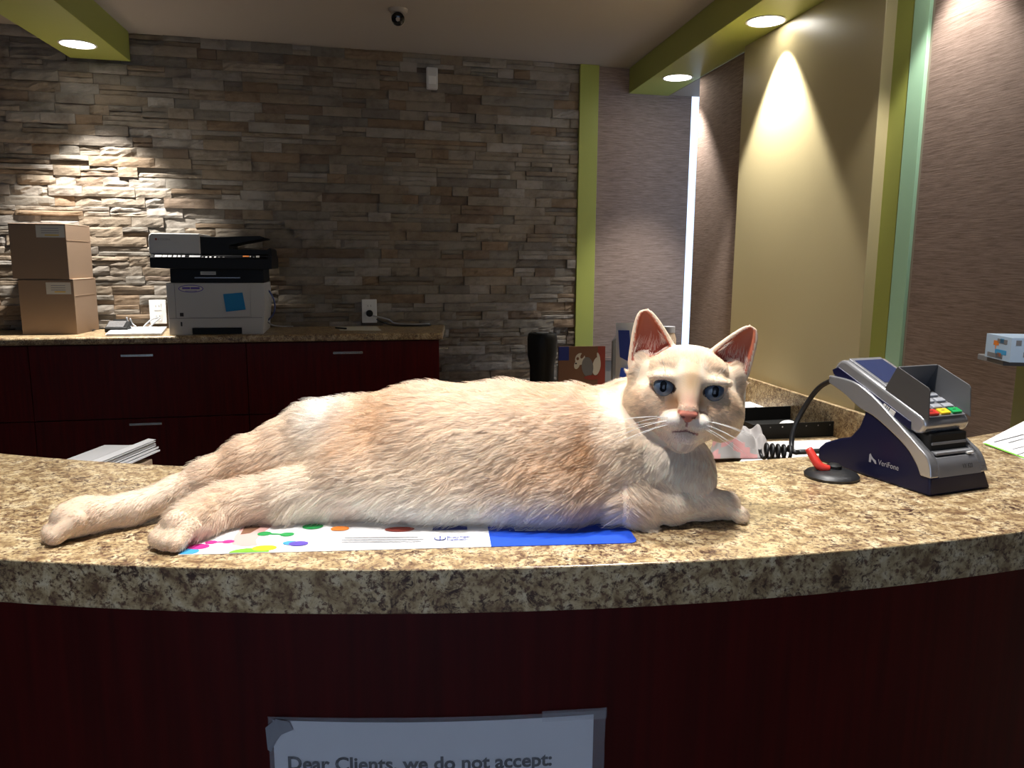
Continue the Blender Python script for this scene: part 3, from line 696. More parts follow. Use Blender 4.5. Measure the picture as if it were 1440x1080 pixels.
def cp(x0, x1, y0, y1, mat): 
    b_ = MB(); b_.box((X(x0), y0, 0), (X(x1), y1, .0016), mat, TC); return b_.build('panel_button', cpn)
for (a, c) in ((288, 338), (344, 378), (385, 412), (424, 450), (458, 480), (490, 512), (545, 628)): cp(a, c, .004, .020, M['midgrey'])
for a in (640, 668, 700, 735, 765, 800): cp(a, a+14, .002, .010, M['greyplast'] if a in (668, 700, 735) else M['charcoal'])
cp(955, 1003, .010, .019, M['orange']); cp(1008, 1018, .008, .018, M['greyplast']); cp(1035, 1045, .006, .012, M['midgrey']); cp(1058, 1084, .006, .02, M['greyplast'])
b_ = MB(); b_.prism([(X(238), Z_(308)), (X(236), Z_(200)), (X(243), Z_(160)), (X(262), Z_(144)), (X(626), Z_(144)), (X(626), Z_(308))], -.30, .005, M['greyplast'], T=TP); adf = b_.build('document_feeder', PR, bevel=.004)
b_ = MB(); b_.text('KYOCERA', 92*k_, M['midgrey'], TP @ Matrix.Translation((X(310), Z_(200), .0054)), height=22*k_); b_.add([(X(296)+math.cos(t)*9*k_, Z_(192)+math.sin(t)*9*k_, .0055) for t in np.linspace(0, 2*PI, 12, endpoint=False)], [tuple(range(12))], M['rust'], TP); b_.build('lettering', adf)
b_ = MB(); b_.prism([(X(622), Z_(308)), (X(622), Z_(165)), (X(760), Z_(168)), (X(1090), Z_(155)), (X(1126), Z_(168)), (X(1120), Z_(178)), (X(940), Z_(214)), (X(850), Z_(236)), (X(850), Z_(264)), (X(1140), Z_(266)), (X(1165), Z_(254)), (X(1176), Z_(266)), (X(1180), Z_(320))], -.30, .0, M['black'], T=TP); b_.build('feeder_tray', PR, bevel=.002)
b_ = MB(); b_.add([(X(783), Z_(630), .0056), (X(800), Z_(775), .010), (X(955), Z_(758), .0095), (X(935), Z_(617), .0056)], [(0, 1, 2, 3)], M['bluenote'], TP)
b_.add([(X(783), Z_(630), .0054), (X(800), Z_(775), .0092), (X(955), Z_(758), .0087), (X(935), Z_(617), .0054)], [(3, 2, 1, 0)], M['bluenote'], TP)
nt_ = b_.build('sticky_note'); nt_.location = pr0; tag(nt_, 'blue square sticky note stuck on the front of the white printer', 'sticky note')
# printer cables on its right
def wpt(px, py, back=.0): 
    return atz(px, py, WZ+.006)
ws_ = lambda px, Yoff=.35: None
def cable(name, pts, r, mat, label, cat='cable', group=None, par=None):
    c = sum((V(p) for p in pts), V((0, 0, 0)))/len(pts); c.z = min(V(p).z for p in pts)
    b_ = MB(); b_.tube([V(p)-c for p in pts], r, mat); o = b_.build(name, par, smooth=3); o.location = c
    return tag(o, label, cat, group) if label else o
Yp = pr0.y+.30
cable('cable', [aty(366, 404, Yp), aty(378, 409, Yp), aty(386, 425, Yp), aty(385, 440, Yp), aty(376, 451, Yp), aty(367, 455, Yp)], .0042, M['bluecable'], 'blue network cable looping out of the printer side', 'cable')
cable('cable', [aty(366, 442, Yp), aty(374, 450, Yp), aty(383, 457, Yp-.02), atz(398, 459, WZ+.004), atz(412, 459, WZ+.004)], .0035, M['cable'], 'grey cable lying on the worktop right of the printer', 'cable')
# outlets on the wall
def outlet(px, py, w_, h, label, black=False):
    d = ray(px, py); t = (BD.x*BO.y-BD.y*BO.x)/(BD.x*d.y-BD.y*d.x); p = V((0, 0, EYE))+d*t; p = p+BN*.0305
    r = empty('wall_outlet', p, 0, label, 'outlet'); T = frame((0, 0, 0), BD, (0, 0, 1))
    b_ = MB(); b_.box((-w_/2, -h/2, -.004), (w_/2, h/2, .004), M['white'], T); b_.build('cover_plate', r, bevel=.002)
    for yy in (-.026, .026):
        b_ = MB(); b_.box((-.017, yy-.016, .0035), (.017, yy+.016, .006), M['white'], T)
        for xx in (-.009, .007): b_.box((xx, yy-.002, .0058), (xx+.002, yy+.008, .0062), M['ink'], T)
        b_.build('socket', r, bevel=.002)
    if black:
        b_ = MB(); b_.lathe([(.001, 0), (.019, 0), (.017, .028), (.001, .03)], M['black'], T=T @ Matrix.Translation((.0, -.012, .006)), n=20); b_.build('plug', r, smooth=SM)
    return p
OP1 = outlet(224, 438, .080, .122, 'white wall outlet between the cardboard boxes and the printer')
OP2 = outlet(519, 437, .080, .128, 'white wall outlet with a black plug above the right part of the worktop', True)
Yk = wtop(200, 466).y
for i, pts in enumerate(([OP1+BN*.01+V((0,0,-.03)), aty(214, 449, Yk+.055), aty(206, 455, Yk+.03), aty(199, 463.5, Yk)], [OP1+BN*.01+V((.01,0,-.03)), aty(219, 452, Yk+.055), aty(212, 458, Yk+.02), aty(205, 464, Yk)],
    [aty(178, 446, Yk+.02), aty(181, 455, Yk+.02), aty(188, 463.5, Yk), aty(195, 462, Yk)], [aty(183, 448, Yk+.02), aty(186, 455, Yk+.03), aty(192, 460, Yk+.02)])):
    cable('power_cable', pts, .0038, M['cable'], ['grey power cable dropping from the outlet left of the printer', 'grey power cable dropping from the outlet left of the printer', 'grey power cable curling beside the small black and silver device', 'grey power cable curling beside the small black and silver device'][i], 'cable', ['power cables at the left outlet', 'power cables at the left outlet', 'cables beside the small device', 'cables beside the small device'][i])
cable('cable', [atz(2, 463, WZ+.004), atz(15, 463.5, WZ+.004), atz(30, 461, WZ+.004)], .003, M['rubber'], 'black cable running behind the cardboard boxes at the far left', 'cable')
cable('cable', [atz(130, 465, WZ+.004), atz(138, 462, WZ+.004), atz(148, 461, WZ+.004)], .003, M['rubber'], 'short black cable between the cardboard boxes and the small device', 'cable')
Yq = OP2.y-.04
cable('cable', [aty(530, 449, Yq), aty(538, 453, Yq-.02), atz(552, 457, WZ+.006), atz(575, 458, WZ+.006), atz(606, 457, WZ+.006)], .005, M['rubber'], 'black cable lying on the worktop right of the second outlet', 'cable')
cable('cable', [aty(524, 444, Yq), aty(545, 449, Yq-.02), atz(556, 454.5, WZ+.012), atz(580, 456, WZ+.012), atz(604, 455.5, WZ+.012)], .0042, M['cable'], 'grey cable lying over the black one right of the second outlet', 'cable')
# small device
dv = wtop(163, 467.5); D = empty('card_machine', dv, 0, 'small black and silver desktop device beside the cardboard boxes', 'device'); T = frame((0, 0, 0), FD, (-FD.y, FD.x, 0))
b_ = MB(); b_.prism([(-.0, 0), (0, .022), (.075, .048), (.095, .046), (.10, 0)], -.050, .052, M['black'], axis='x', T=T); b_.build('body', D, bevel=.004)
b_ = MB(); b_.prism([(.006, .0255), (.072, .0485), (.072, .0515), (.006, .0285)], -.044, .034, M['silver'], axis='x', T=T); b_.build('display', D, bevel=.001)
b_ = MB(); b_.prism([(.078, .047), (.095, .047), (.095, .058), (.078, .056)], -.03, .03, M['black'], axis='x', T=T); b_.build('lid', D, bevel=.002)
def sheet_w(name, pts, z, th, mat, label, cat, n=1, group=None):
    P = [atz(px, py, z) for px, py in pts]; r = sum(P, V((0, 0, 0)))/len(P); b_ = MB()
    for i in range(n): 
        j = .003*math.sin(i*2.3); b_.prism([(p.x-r.x+j, p.y-r.y+j*.5) for p in P], .0003+i*th/n, (i+.8)*th/n, mat)
    o = b_.build(name); o.location = (r.x, r.y, z); return tag(o, label, cat, group)
sheet_w('paper_stack', [(149, 473), (226, 472), (234, 462.5), (160, 463)], WZ, .012, M['paper'], 'thin stack of white paper on the back worktop left of the printer', 'paper', 4)
sheet_w('paper_sheet', [(478, 465), (536, 465), (530, 459.5), (473, 460)], WZ, .003, M['label'], 'dim white sheet on the back worktop under the second outlet', 'paper')
cable('pen', [atz(472, 461, WZ+.008), atz(487, 462, WZ+.008)], .004, M['black'], 'black pen lying on the sheet on the back worktop', 'pen')
# wall sensor
d = ray(606, 113); t = (BD.x*BO.y-BD.y*BO.x)/(BD.x*d.y-BD.y*d.x); p = V((0, 0, EYE))+d*t+BN*.028
r = empty('motion_sensor', p, 0, 'small white sensor box high on the stone wall', 'sensor'); T = frame((0, 0, 0), BD, (0, 0, 1))
b_ = MB(); b_.box((-.03, -.056, 0), (.03, .056, .03), M['greyplast'], T); b_.build('housing', r, bevel=.008, seg=3)
b_ = MB(); b_.box((-.02, -.03, .0295), (.02, .01, .032), M['white'], T); b_.build('sensor_window', r, bevel=.001)
# dome camera on ceiling
p = atz(560, 13, CEIL); r = empty('security_camera', p, 0, 'small dome security camera on the ceiling in front of the stone wall', 'camera')
b_ = MB(); b_.lathe([(.001, 0), (.042, 0), (.042, -.006), (.036, -.014), (.026, -.016), (.001, -.016)], M['ceil']); b_.build('mount', r, smooth=SM)
b_ = MB(); b_.ell((0, 0, -.038), (.032, .032, .032), M['ceil']); b_.build('housing', r, smooth=3)
dirc = (V((0, 0, EYE))-p+V((-.3, .2, -.2))).normalized(); b_ = MB()
T = Matrix.Translation((0, 0, -.038)) @ dirc.to_track_quat('Z', 'Y').to_matrix().to_4x4()
b_.lathe([(.028, .014), (.028, .022), (.023, .027), (.012, .030), (.001, .031)], M['black_gloss'], T=T); b_.build('lens', r, smooth=SM)

# ------------------------------------------------------------------ staff desk on the right, with its things
DZ = .69
dk = [(.02, 1.62), (1.695-.174*1.62-.004, 1.62), (1.695-.174*2.50-.03, 2.50), (1.695-.174*2.62-.052, 2.62), (1.695-.174*3.61-.052, 3.61), (1.695-.174*3.9-.03, 3.9), (.02, 3.9)]
r = empty('staff_desk', (.6, 2.7, 0), 0, 'speckled laminate staff desk with desk things along the ochre wall', 'desk')
b_ = MB(); b_.prism([(a-.6, c-2.7) for a, c in dk], DZ-.035, DZ, M['edge']); b_.build('desk_top', r, bevel=.003)
b_ = MB(); b_.prism([(dk[i][0]-.6+(.02 if i in (0, 6) else -.03 if i != 9 else 0), dk[i][1]-2.7) for i in range(7)], 0, DZ-.036, M['cherry']); b_.build('desk_base', r)
b_ = MB(); L_ = (3.605-2.1)*1.015; TS = rw_frame(3.605)
b_.box((0, DZ, .049), (L_, DZ+.112, .068), M['edge']); o = b_.build('backsplash', bevel=.002); o.matrix_world = TS
tag(o, 'speckled laminate backsplash running along the foot of the ochre wall panel', 'backsplash')
def on_desk(px, Y): p = aty(px, 600, Y); return V((p.x, Y, DZ))
p = on_desk(761, 3.0); S = empty('smart_speaker', p, 0, 'black cylindrical speaker with a ring on top behind the cat', 'speaker')
hz = aty(761, 468, 3.0).z-DZ; rs = .0575
b_ = MB(); b_.lathe([(.001, 0), (rs*.80, 0), (rs*.82, .01), (rs*.84, hz*.62), (rs*1.0, hz*.74), (rs*1.02, hz*.93), (rs*.97, hz*.985), (rs*.88, hz), (.001, hz)], M['black'], n=48); b_.build('body', S, smooth=SM)
b_ = MB(); b_.lathe([(rs*.28, hz), (rs*.42, hz), (rs*.42, hz+.002), (rs*.28, hz+.002)], M['inkgrey'], n=32); b_.build('light_ring', S, smooth=SM)
for a in (0, 90, 180, 270):
    b_ = MB(); b_.ell((rs*.66*math.cos(math.radians(a)), rs*.66*math.sin(math.radians(a)), hz+.0005), (.004, .004, .001), M['midgrey'], n=10, k=6); b_.build('button', S)
b_ = MB(); b_.tube([(rs+.012, .02, .0), (rs+.013, .02, hz*.35), (rs+.012, .02, hz*.62)], .011, M['greyplast']); ob = b_.build('grey_tube', None, smooth=3); ob.location = p+V((0, .0, 0)); tag(ob, 'short grey plastic tube standing right of the black speaker', 'tube')
# brochure with a dog picture
Yb_ = 2.9
a = aty(787, 488, Yb_); c = aty(853, 487, Yb_+.03); dxy = V((c.x-a.x, c.y-a.y, 0)); wB = dxy.length; HB = a.z-DZ
r = empty('booklet', V((a.x, a.y, DZ)), 0, 'brown booklet with a white and grey dog picture standing right of the black speaker', 'booklet'); T = frame((0, 0, 0), dxy, (0, .06, 1))
b_ = MB(); b_.box((0, 0, -.012), (wB, HB, 0), M['brownp'], T); b_.box((0, HB*.82, -.0001), (wB*.22, HB, .0006), M['bluedk'], T); b_.box((wB*.84, 0, -.0001), (wB*1.0, HB, .0006), M['rust'], T); b_.build('cover', r)
b_ = MB(); s_ = wB/240.
G = lambda a, c: ((a-310)*s_, HB-(c-245)*s_, .0012)
DL_ = .0010
def dell(cx, cy, rx, ry, mat, rot=0):
    global DL_
    DL_ += .0002; pp = []
    for i in range(24):
        t_ = 2*PI*i/24; a_, c_ = rx*math.cos(t_), ry*math.sin(t_); q_ = G(cx+a_*math.cos(rot)-c_*math.sin(rot), cy+a_*math.sin(rot)+c_*math.cos(rot)); pp.append((q_[0], q_[1], DL_))
    b_.add(pp, [tuple(range(24))[::-1]], mat, T)
dell(505, 345, 21, 46, M['label'], .15); dell(515, 300, 7, 24, M['label'], -.25); dell(420, 308, 26, 30, M['label'], .2); dell(404, 335, 14, 24, M['label'], .3)
dell(458, 348, 30, 50, M['midgrey'], -.1); dell(432, 290, 9, 17, M['brownp'], .5); dell(407, 306, 7, 8, M['brownp']); dell(398, 330, 5, 4, M['ink']); dell(480, 402, 40, 12, M['rust'])
b_.build('dog_picture', r)
# acrylic stand and pouch behind the left ear
Yc_ = 3.1; a = aty(862, 470, Yc_); 
r = empty('leaflet_stand', V((a.x+.02, Yc_, DZ)), 0, 'tall grey plastic leaflet stand left of the cat\'s ear', 'stand')
b_ = MB(); h = a.z-DZ; b_.prism([(-.02, 0), (.07, 0), (.07, h-.02), (.01, h+.01), (-.02, h-.03)], -.004, .03, M['midgrey'], axis='y'); b_.build('back_plate', r, bevel=.002)
b_ = MB(); b_.prism([(-.02, 0), (.07, 0), (.07, h*.5), (-.02, h*.5)], -.045, -.041, M['sleeve'], axis='y'); b_.build('front_pocket', r)
Yd_ = 2.98; a = aty(866, 454, Yd_); hh = a.z-DZ
r = empty('product_pouch', V((a.x+.05, Yd_, DZ)), 0, 'white and blue product pouch standing behind the cat\'s left ear', 'pouch')
b_ = MB(); 
vs = []; fs = []
nx, nz = 8, 12
for sgn in (-1, 1):
    for j in range(nz+1):
        for i in range(nx+1):
            u_ = i/nx; w_ = j/nz; th = .028*(math.sin(PI*u_)**.6)*(1-w_)**.5+.0015
            xx = (-.05+.1*u_)*(1-.10*math.sin(w_*PI)); vs.append((xx, sgn*th, hh*w_))
for s_i in (0, 1):
    k = s_i*(nx+1)*(nz+1)
    for j in range(nz):
        for i in range(nx): 
            f = (k+j*(nx+1)+i, k+j*(nx+1)+i+1, k+(j+1)*(nx+1)+i+1, k+(j+1)*(nx+1)+i); fs.append(f if s_i == 0 else f[::-1])
b_.add(vs, fs, M['white']); b_.build('pouch_body', r, smooth=3)
b_ = MB()
b_.add([(-.035, -.0315, hh*.66), (.01, -.0315, hh*.60), (.0, -.024, hh*.93), (-.043, -.020, hh*.93)], [(0, 1, 2, 3)], M['bluedk']); 
b_.add([(-.043, -.034, hh*.30), (.04, -.034, hh*.30), (.04, -.032, hh*.55), (-.03, -.032, hh*.55)], [(0, 1, 2, 3)], M['blue']); b_.build('printed_band', r)
p = on_desk(934, 3.3); h = aty(934, 459, 3.3).z-DZ
r = empty('glass_jar', p, 0, 'grey and tan jar just visible between the cat\'s ears', 'jar'); b_ = MB(); b_.lathe([(.001, 0), (.035, 0), (.036, h*.85), (.028, h*.92), (.028, h*.93)], M['card_l'], n=24); b_.build('jar_body', r, smooth=SM)
b_ = MB(); b_.lathe([(.001, h*.925), (.030, h*.925), (.030, h), (.001, h)], M['inkgrey'], n=24); b_.build('lid', r, smooth=SM)
# white canister
Ye = 2.95; pr_ = aty(1050.5, 520, Ye); rc_ = .058; h = aty(1040, 515, Ye).z-DZ
r = empty('wipes_canister', V((pr_.x-rc_, Ye, DZ)), 0, 'white plastic canister with a blue tab behind the cat\'s right ear', 'canister')
b_ = MB(); b_.lathe([(.001, 0), (rc_*.96, 0), (rc_*.97, h*.82), (.001, h*.82)], M['white'], n=40); b_.build('canister_body', r, smooth=SM)
b_ = MB(); b_.lathe([(.001, h*.80), (rc_, h*.80), (rc_, h*.95), (rc_*.9, h*.99), (.001, h)], M['white'], n=40); b_.build('lid', r, smooth=SM)
b_ = MB(); b_.box((-.02, -.02, h*.985), (.03, .02, h*1.03), M['sky']); b_.build('lid_tab', r, bevel=.002)
# printed papers, tray, white papers, cloth
def desk_sheet(name, pts, z, th, mat, label, cat, lines=(), n=1):
    P = [atz(px, py, z+th) for px, py in pts]; r = sum(P, V((0, 0, 0)))/len(P); b_ = MB()
    for i in range(n): b_.prism([(p.x-r.x+.003*math.sin(i*2.1), p.y-r.y+.003*math.cos(i*1.7)) for p in P], i*th/n+.0002, (i+.85)*th/n, mat)
    for l in lines:
        a = atz(*l[0], z+th)-r; c = atz(*l[1], z+th)-r; a.z = c.z = th+.0004; d_ = (c-a).normalized(); n_ = V((-d_.y, d_.x, 0))*(l[2]/2)
        b_.add([a-n_, c-n_, c+n_, a+n_], [(0, 1, 2, 3)], M['inkgrey'] if len(l) < 4 else l[3])
    o = b_.build(name); o.location = (r.x, r.y, z); return tag(o, label, cat)
desk_sheet('printed_papers', [(1022, 586), (1122, 583), (1094, 562), (1030, 566)], DZ, .012, M['paper'], 'stack of printed white papers on the staff desk behind the black tray', 'papers',
   [((1060+i*14, 570), (1072+i*14, 580), .007) for i in range(3)]+[((1040, 569+3*i), (1054, 569+3*i), .004) for i in range(3)], 3)
desk_sheet('paper_pad', [(1022, 604), (1046, 602), (1040, 588), (1022, 590)], DZ, .01, M['blue'], 'blue edged pad beside the cat\'s cheek on the staff desk', 'pad')
# tray
tz = .055
a = atz(1058, 619, DZ); c = atz(1205, 612, DZ); e = c-a; Wt = e.length; T0 = frame((0, 0, 0), e, (0, 1, 0)); Dt = .30
r = empty('desk_tray', a, 0, 'black desk tray with raised walls on the staff desk, under the card reader cord', 'tray')
b_ = MB(); b_.box((0, 0, .001), (Wt, Dt, .004), M['black'], T0); b_.build('tray_floor', r)
for nm, (x0, y0, x1, y1) in zip(range(4), ((0, 0, Wt, .004), (0, Dt-.004, Wt, Dt), (0, 0, .004, Dt), (Wt-.004, 0, Wt, Dt))):
    b_ = MB(); b_.box((x0, y0, .002), (x1, y1, tz), M['black'], T0)
    if nm == 0:
        for i in range(9): b_.lathe([(.0005, 0), (.0028, 0), (.0028, .0006), (.0005, .0006)], M['white'] if i in (0, 2, 3, 7) else M['midgrey'], T=T0 @ Matrix.Translation((.02+i*(Wt-.04)/8, -.0002, tz-.012)) @ Matrix.Rotation(PI/2, 4, 'X'), n=8)
    b_.build('tray_wall', r, bevel=.001)
b_ = MB(); b_.ell((Wt*.42, .06, .03), (.035, .03, .022), M['paper'], T=T0); o = b_.build('paper_ball', smooth=3); o.location = a; tag(o, 'crumpled white paper lying in the black desk tray', 'paper')
desk_sheet('white_paper', [(1040, 650), (1175, 650), (1168, 618), (1060, 621)], DZ, .012, M['paper'], 'blank white papers on the staff desk in front of the black tray', 'papers', n=3)
# crumpled cloth
P = [atz(995, 652, DZ), atz(1100, 650, DZ), atz(1070, 618, DZ), atz(1005, 615, DZ)]
nx = 30; ny = 22; vs = []; fs = []
cc = sum(P, V((0, 0, 0)))/4
for j in range(ny+1):
    for i in range(nx+1):
        s_, t_ = i/nx, j/ny; q = (P[0]*(1-s_)+P[1]*s_)*(1-t_)+(P[3]*(1-s_)+P[2]*s_)*t_
        n_ = abs(noise.noise(V((s_*4.5, t_*2.5, 1))))*.9+noise.noise(V((s_*9, t_*6, 5)))*.35
        edge = min(1, 6*min(s_, 1-s_, t_, 1-t_)); zz = (.022+.075*abs(n_)+.04*math.exp(-((s_-.35)/.2)**2))*edge
        vs.append((q.x-cc.x, q.y-cc.y, zz+.014))
for j in range(ny):
    for i in range(nx):
        fs.append((j*(nx+1)+i, j*(nx+1)+i+1, (j+1)*(nx+1)+i+1, (j+1)*(nx+1)+i))
b_ = MB(); st = [f for k, f in enumerate(fs) if noise.noise(V(vs[f[0]])*14) > .18]; pl = [f for f in fs if f not in st]
used = vs; b_.add(vs, pl, M['cloth']); b_.add(vs, st, M['clothpink'])
o = b_.build('folded_cloth', smooth=3); o.location = cc; md = o.modifiers.new('sol', 'SOLIDIFY'); md.thickness = .0015; md = o.modifiers.new('sub', 'SUBSURF'); md.levels = md.render_levels = 1
tag(o, 'crumpled grey and pink cloth between the cat\'s chest and the counter edge', 'cloth')

# papers behind the counter at the left, on a box file
pb = V((-.80, 1.35, .77))
a = aty(76, 645, 1.50); c = aty(178, 652, 1.46); 
r = V(((a.x+c.x)/2+.005, 1.50, .771)); zt_ = .908
o = MB().box((-.07, -.06, 0), (.062, .10, zt_-.77-.028), M['card_l']).build('box_file', bevel=.002); o.location = r; tag(o, 'tan box file just showing under the papers behind the counter at the left', 'box file')
b_ = MB(); n = 16
for s_i in range(5):
    vs = []; fs = []; z0 = -.026+s_i*.005
    for i in range(n+1):
        t_ = i/n; xx = -.070+.120*t_+.002*math.sin(s_i*2); lift = .022*max(0, t_-.45)**1.3*(1+.12*s_i)
        for yy in (-.075, .12): vs.append((xx+(.02 if yy > 0 else 0)+ (-.006*s_i if i == n else 0), yy+.004*math.sin(s_i), z0+lift+.0008))
    k = len(vs)
    for i in range(n): fs.append((2*i, 2*i+2, 2*i+3, 2*i+1))
    vs2 = [(x_, y_, z_+.0036) for x_, y_, z_ in vs]
    b_.add(vs+vs2, [f[::-1] for f in fs]+[tuple(q+k for q in f) for f in fs]+[(2*i, 2*i+k, 2*i+2+k, 2*i+2)[::-1] for i in range(n)]+[(2*n, 2*n+1, 2*n+1+k, 2*n+k)]+[(0, k, k+1, 1)], M['paper'])
o = b_.build('paper_stack'); o.location = (r.x, r.y, zt_); tag(o, 'pile of white papers with curled edges behind the counter at the left', 'paper')

# tissue box on lime stand at the right edge
Yt = 1.5; a = aty(1394, 474, Yt); c = aty(1394, 508, Yt); hT = a.z-c.z
r = empty('tissue_box', V((a.x+.105, Yt+.02, c.z)), 0, 'blue and orange patterned tissue box cut by the right edge of the frame', 'tissue box')
b_ = MB(); T = Matrix.Rotation(-.12, 4, 'Z'); b_.box((-.07, -.045, 0), (.14, .055, hT), M['tissue'], T)
for i in range(16):
    cx_, cz_ = random.uniform(-.07, .13), random.uniform(.004, hT-.004)
    if i % 2: b_.box((cx_, -.0456, cz_-.004), (cx_+.010, -.045, min(hT, cz_+.006)), [M['orange'], M['midgrey'], M['sky']][i % 3], T)
    else: b_.box((-.0706, random.uniform(-.04, .03), max(0, cz_-.005)), (-.07, random.uniform(-.04, .05), min(hT, cz_+.004)), [M['orange'], M['midgrey'], M['sky']][i % 3], T)
b_.build('box_body', r, bevel=.001)
b_ = MB(); b_.add([(-.02, -.01, hT), (.05, -.012, hT), (.055, .02, hT), (-.01, .022, hT), (.0, .0, hT+.035), (.05, .0, hT+.05), (.05, .01, hT+.045), (.01, .012, hT+.03)], [(0, 1, 5, 4), (1, 2, 6, 5), (2, 3, 7, 6), (3, 0, 4, 7), (4, 5, 6, 7)], M['paper']); b_.build('tissue', r, smooth=3)
r = empty('display_stand', V((a.x+.17, Yt+.06, DZ)), 0, 'lime and grey stand under the tissue box at the right edge', 'stand')
hS = c.z-DZ-.0005
b_ = MB(); b_.box((-.12, -.05, hS-.012), (.10, .06, hS), M['midgrey'], Matrix.Rotation(-.12, 4, 'Z')); b_.build('stand_plate', r, bevel=.002)
b_ = MB(); b_.box((-.055, -.03, .0), (.06, .03, hS-.012), M['lime'], Matrix.Rotation(-.12, 4, 'Z')); b_.build('stand_post', r, bevel=.002)
# ------------------------------------------------------------------ the cat
FUR_N = 400000
def gnd(px, Y, r, lift=0):
    "centre of a ball of radius r resting on the counter at depth Y, under pixel column px"
    z = ZT+r+lift; d = aty(px, 700, Y); q = ray(px, 700)
    x = (px-720)/F_PX*(Y*math.cos(PITCH)+(EYE-z)*math.sin(PITCH)); return V((x, Y, z))
def pxY(px, py, Y): return aty(px, py, Y)
prims = []   # (kind, args, k)
def ball(c, r, k=.02, R=None): prims.append(('e', V(c), V(r) if hasattr(r, '__len__') else V((r, r, r)), R, k))
def cone(a, b_, ra, rb, k=.02): prims.append(('c', V(a), V(b_), ra, rb, k))
def chain(P, k=.02):
    for (a, ra), (c, rc) in zip(P[:-1], P[1:]): cone(a, c, ra, rc, k)
# torso
chain([((-.150, .735, 1.120), .050), ((-.085, .732, 1.125), .0555), ((-.01, .730, 1.126), .0565), ((.06, .725, 1.125), .0555), ((.115, .715, 1.121), .049)], .03)
ball((-.06, .692, 1.098), (.105, .045, .030), .035)           # belly roll toward the viewer
ball((.04, .690, 1.100), (.07, .045, .032), .035); ball((-.02, .704, 1.122), (.125, .042, .044), .03)
ball((-.150, .708, 1.106), (.045, .05, .038), .03)
ball((.098, .693, 1.125), (.036, .032, .044), .014)          # shoulder
ball((.142, .700, 1.118), (.038, .040, .042), .018)          # chest
ball((.165, .702, 1.105), (.024, .034, .034), .015)
cone((.116, .722, 1.146), (.150, .716, 1.174), .044, .037, .022)   # neck
# far (upper) hind leg
chain([((-.155, .735, 1.120), .049), ((-.208, .728, 1.106), .035), (pxY(350, 652, .712), .0240), (pxY(292, 673, .698), .0165), (pxY(246, 693, .683), .0140), (pxY(180, 717, .655), .0132), (gnd(120, .632, .0145, .003), .0148), (gnd(100, .624, .0155), .0155)], .012)
ball(pxY(400, 630, .728), .0275, .02); ball(pxY(447, 616, .735), .035, .02)
# near hind leg
chain([((-.150, .690, 1.100), .030), (gnd(400, .675, .0215), .0215), (gnd(345, .668, .0185), .0185), (gnd(312, .655, .0185), .0180), (gnd(282, .632, .0165), .0165), (gnd(256, .612, .0155), .0155)], .010)
# front leg stretched to the right, elbow, tucked paw
chain([((.105, .690, 1.115), .030), (gnd(885, .668, .020), .020), (gnd(945, .672, .0185), .0175), (gnd(990, .682, .0155), .0145), (gnd(1020, .684, .0135), .0135)], .010)
ball(gnd(902, .662, .0095), (.017, .011, .0095), .006)
NBODY = len(prims)
# toes
def toes(c, fwd, r, n=4, spread=.86, kk=.0022, drop=.30):
    fwd = V(fwd).normalized(); sd = V((-fwd.y, fwd.x, 0))
    for i in range(n):
        t = (i-(n-1)/2)/((n-1)/2); ra = r*.40; rb = r*.44
        pf = c+fwd*(r*(.80-.26*abs(t)))+sd*(t*r*.70); pf.z = ZT+ra*1.05
        pb_ = c-fwd*(r*.35)+sd*(t*r*.48); pb_.z = ZT+r*(1.22-.22*abs(t)); cone(pb_, pf, rb, ra, .0012)
toes(gnd(98, .622, .0158), (-.85, -.45, 0), .0185)
toes(gnd(250, .607, .0158), (-.55, -.85, 0), .0180)
toes(gnd(1026, .684, .0138), (1, -.15, 0), .0150)
toes(gnd(908, .661, .0095), (.5, -1, 0), .0105)

# head frame: x image right, y up, z out of the face (mm -> m)
Hc = V((.1575, .689, 1.1885)); cdir = (V((0, 0, EYE))-Hc).normalized()
fz = Matrix.Rotation(math.radians(6), 3, 'Z') @ cdir; fz.z -= .03; fz.normalize()
fx = V((0, 0, 1)).cross(fz).normalized(); fy = fz.cross(fx)
th_ = math.radians(4.5); fx, fy = fx*math.cos(th_)-fy*math.sin(th_), fy*math.cos(th_)+fx*math.sin(th_)
HR = Matrix((fx, fy, fz)).transposed()          # local -> world
def H_(x, y, z): return Hc+HR @ V((x, y, z))*.001
def hball(c, r, k): ball(H_(*c), tuple(q*.001 for q in r), k*.001, HR)
def hcone(a, c, ra, rc, k): cone(H_(*a), H_(*c), ra*.001, rc*.001, k*.001)
hball((0, 6, -8), (40, 36, 40), 12)
hball((0, 16, 6), (33, 23, 26), 12)            # forehead
for sx in (-1, 1): hball((sx*38, 10, -7), (12, 21, 17), 10); hball((sx*41, 17, -5), (9, 13, 12), 8)
for sx in (-1, 1):
    hball((sx*27, -13, 2), (25, 22, 27), 14)   # cheek
    hball((sx*34, -23, -4), (17.5, 17, 18), 10)
    hball((sx*9.5, -25, 33), (12, 9.5, 11), 5) # muzzle pads
    hball((sx*20.5, 11.6, 26.8), (14, 5.2, 8), 7)    # brow
hcone((0, 10, 26), (0, -13, 40), 13, 8.0, 9)   # nose bridge
hball((0, -15, 42), (7.5, 5, 6), 5)
hball((0, -38, 26), (13, 9.5, 13), 7)          # chin
hball((0, -30, 14), (28, 15, 20), 10)          # jaw
def carve(c, r, k, R=HR): prims.append(('n', H_(*c), V([q*.001 for q in r]), R, k*.001))
EYES = [(-21.5, 3.5, 23.5), (21.5, 3.5, 23.5)]
def rotz(a): return HR @ Matrix.Rotation(math.radians(a), 3, 'Z')
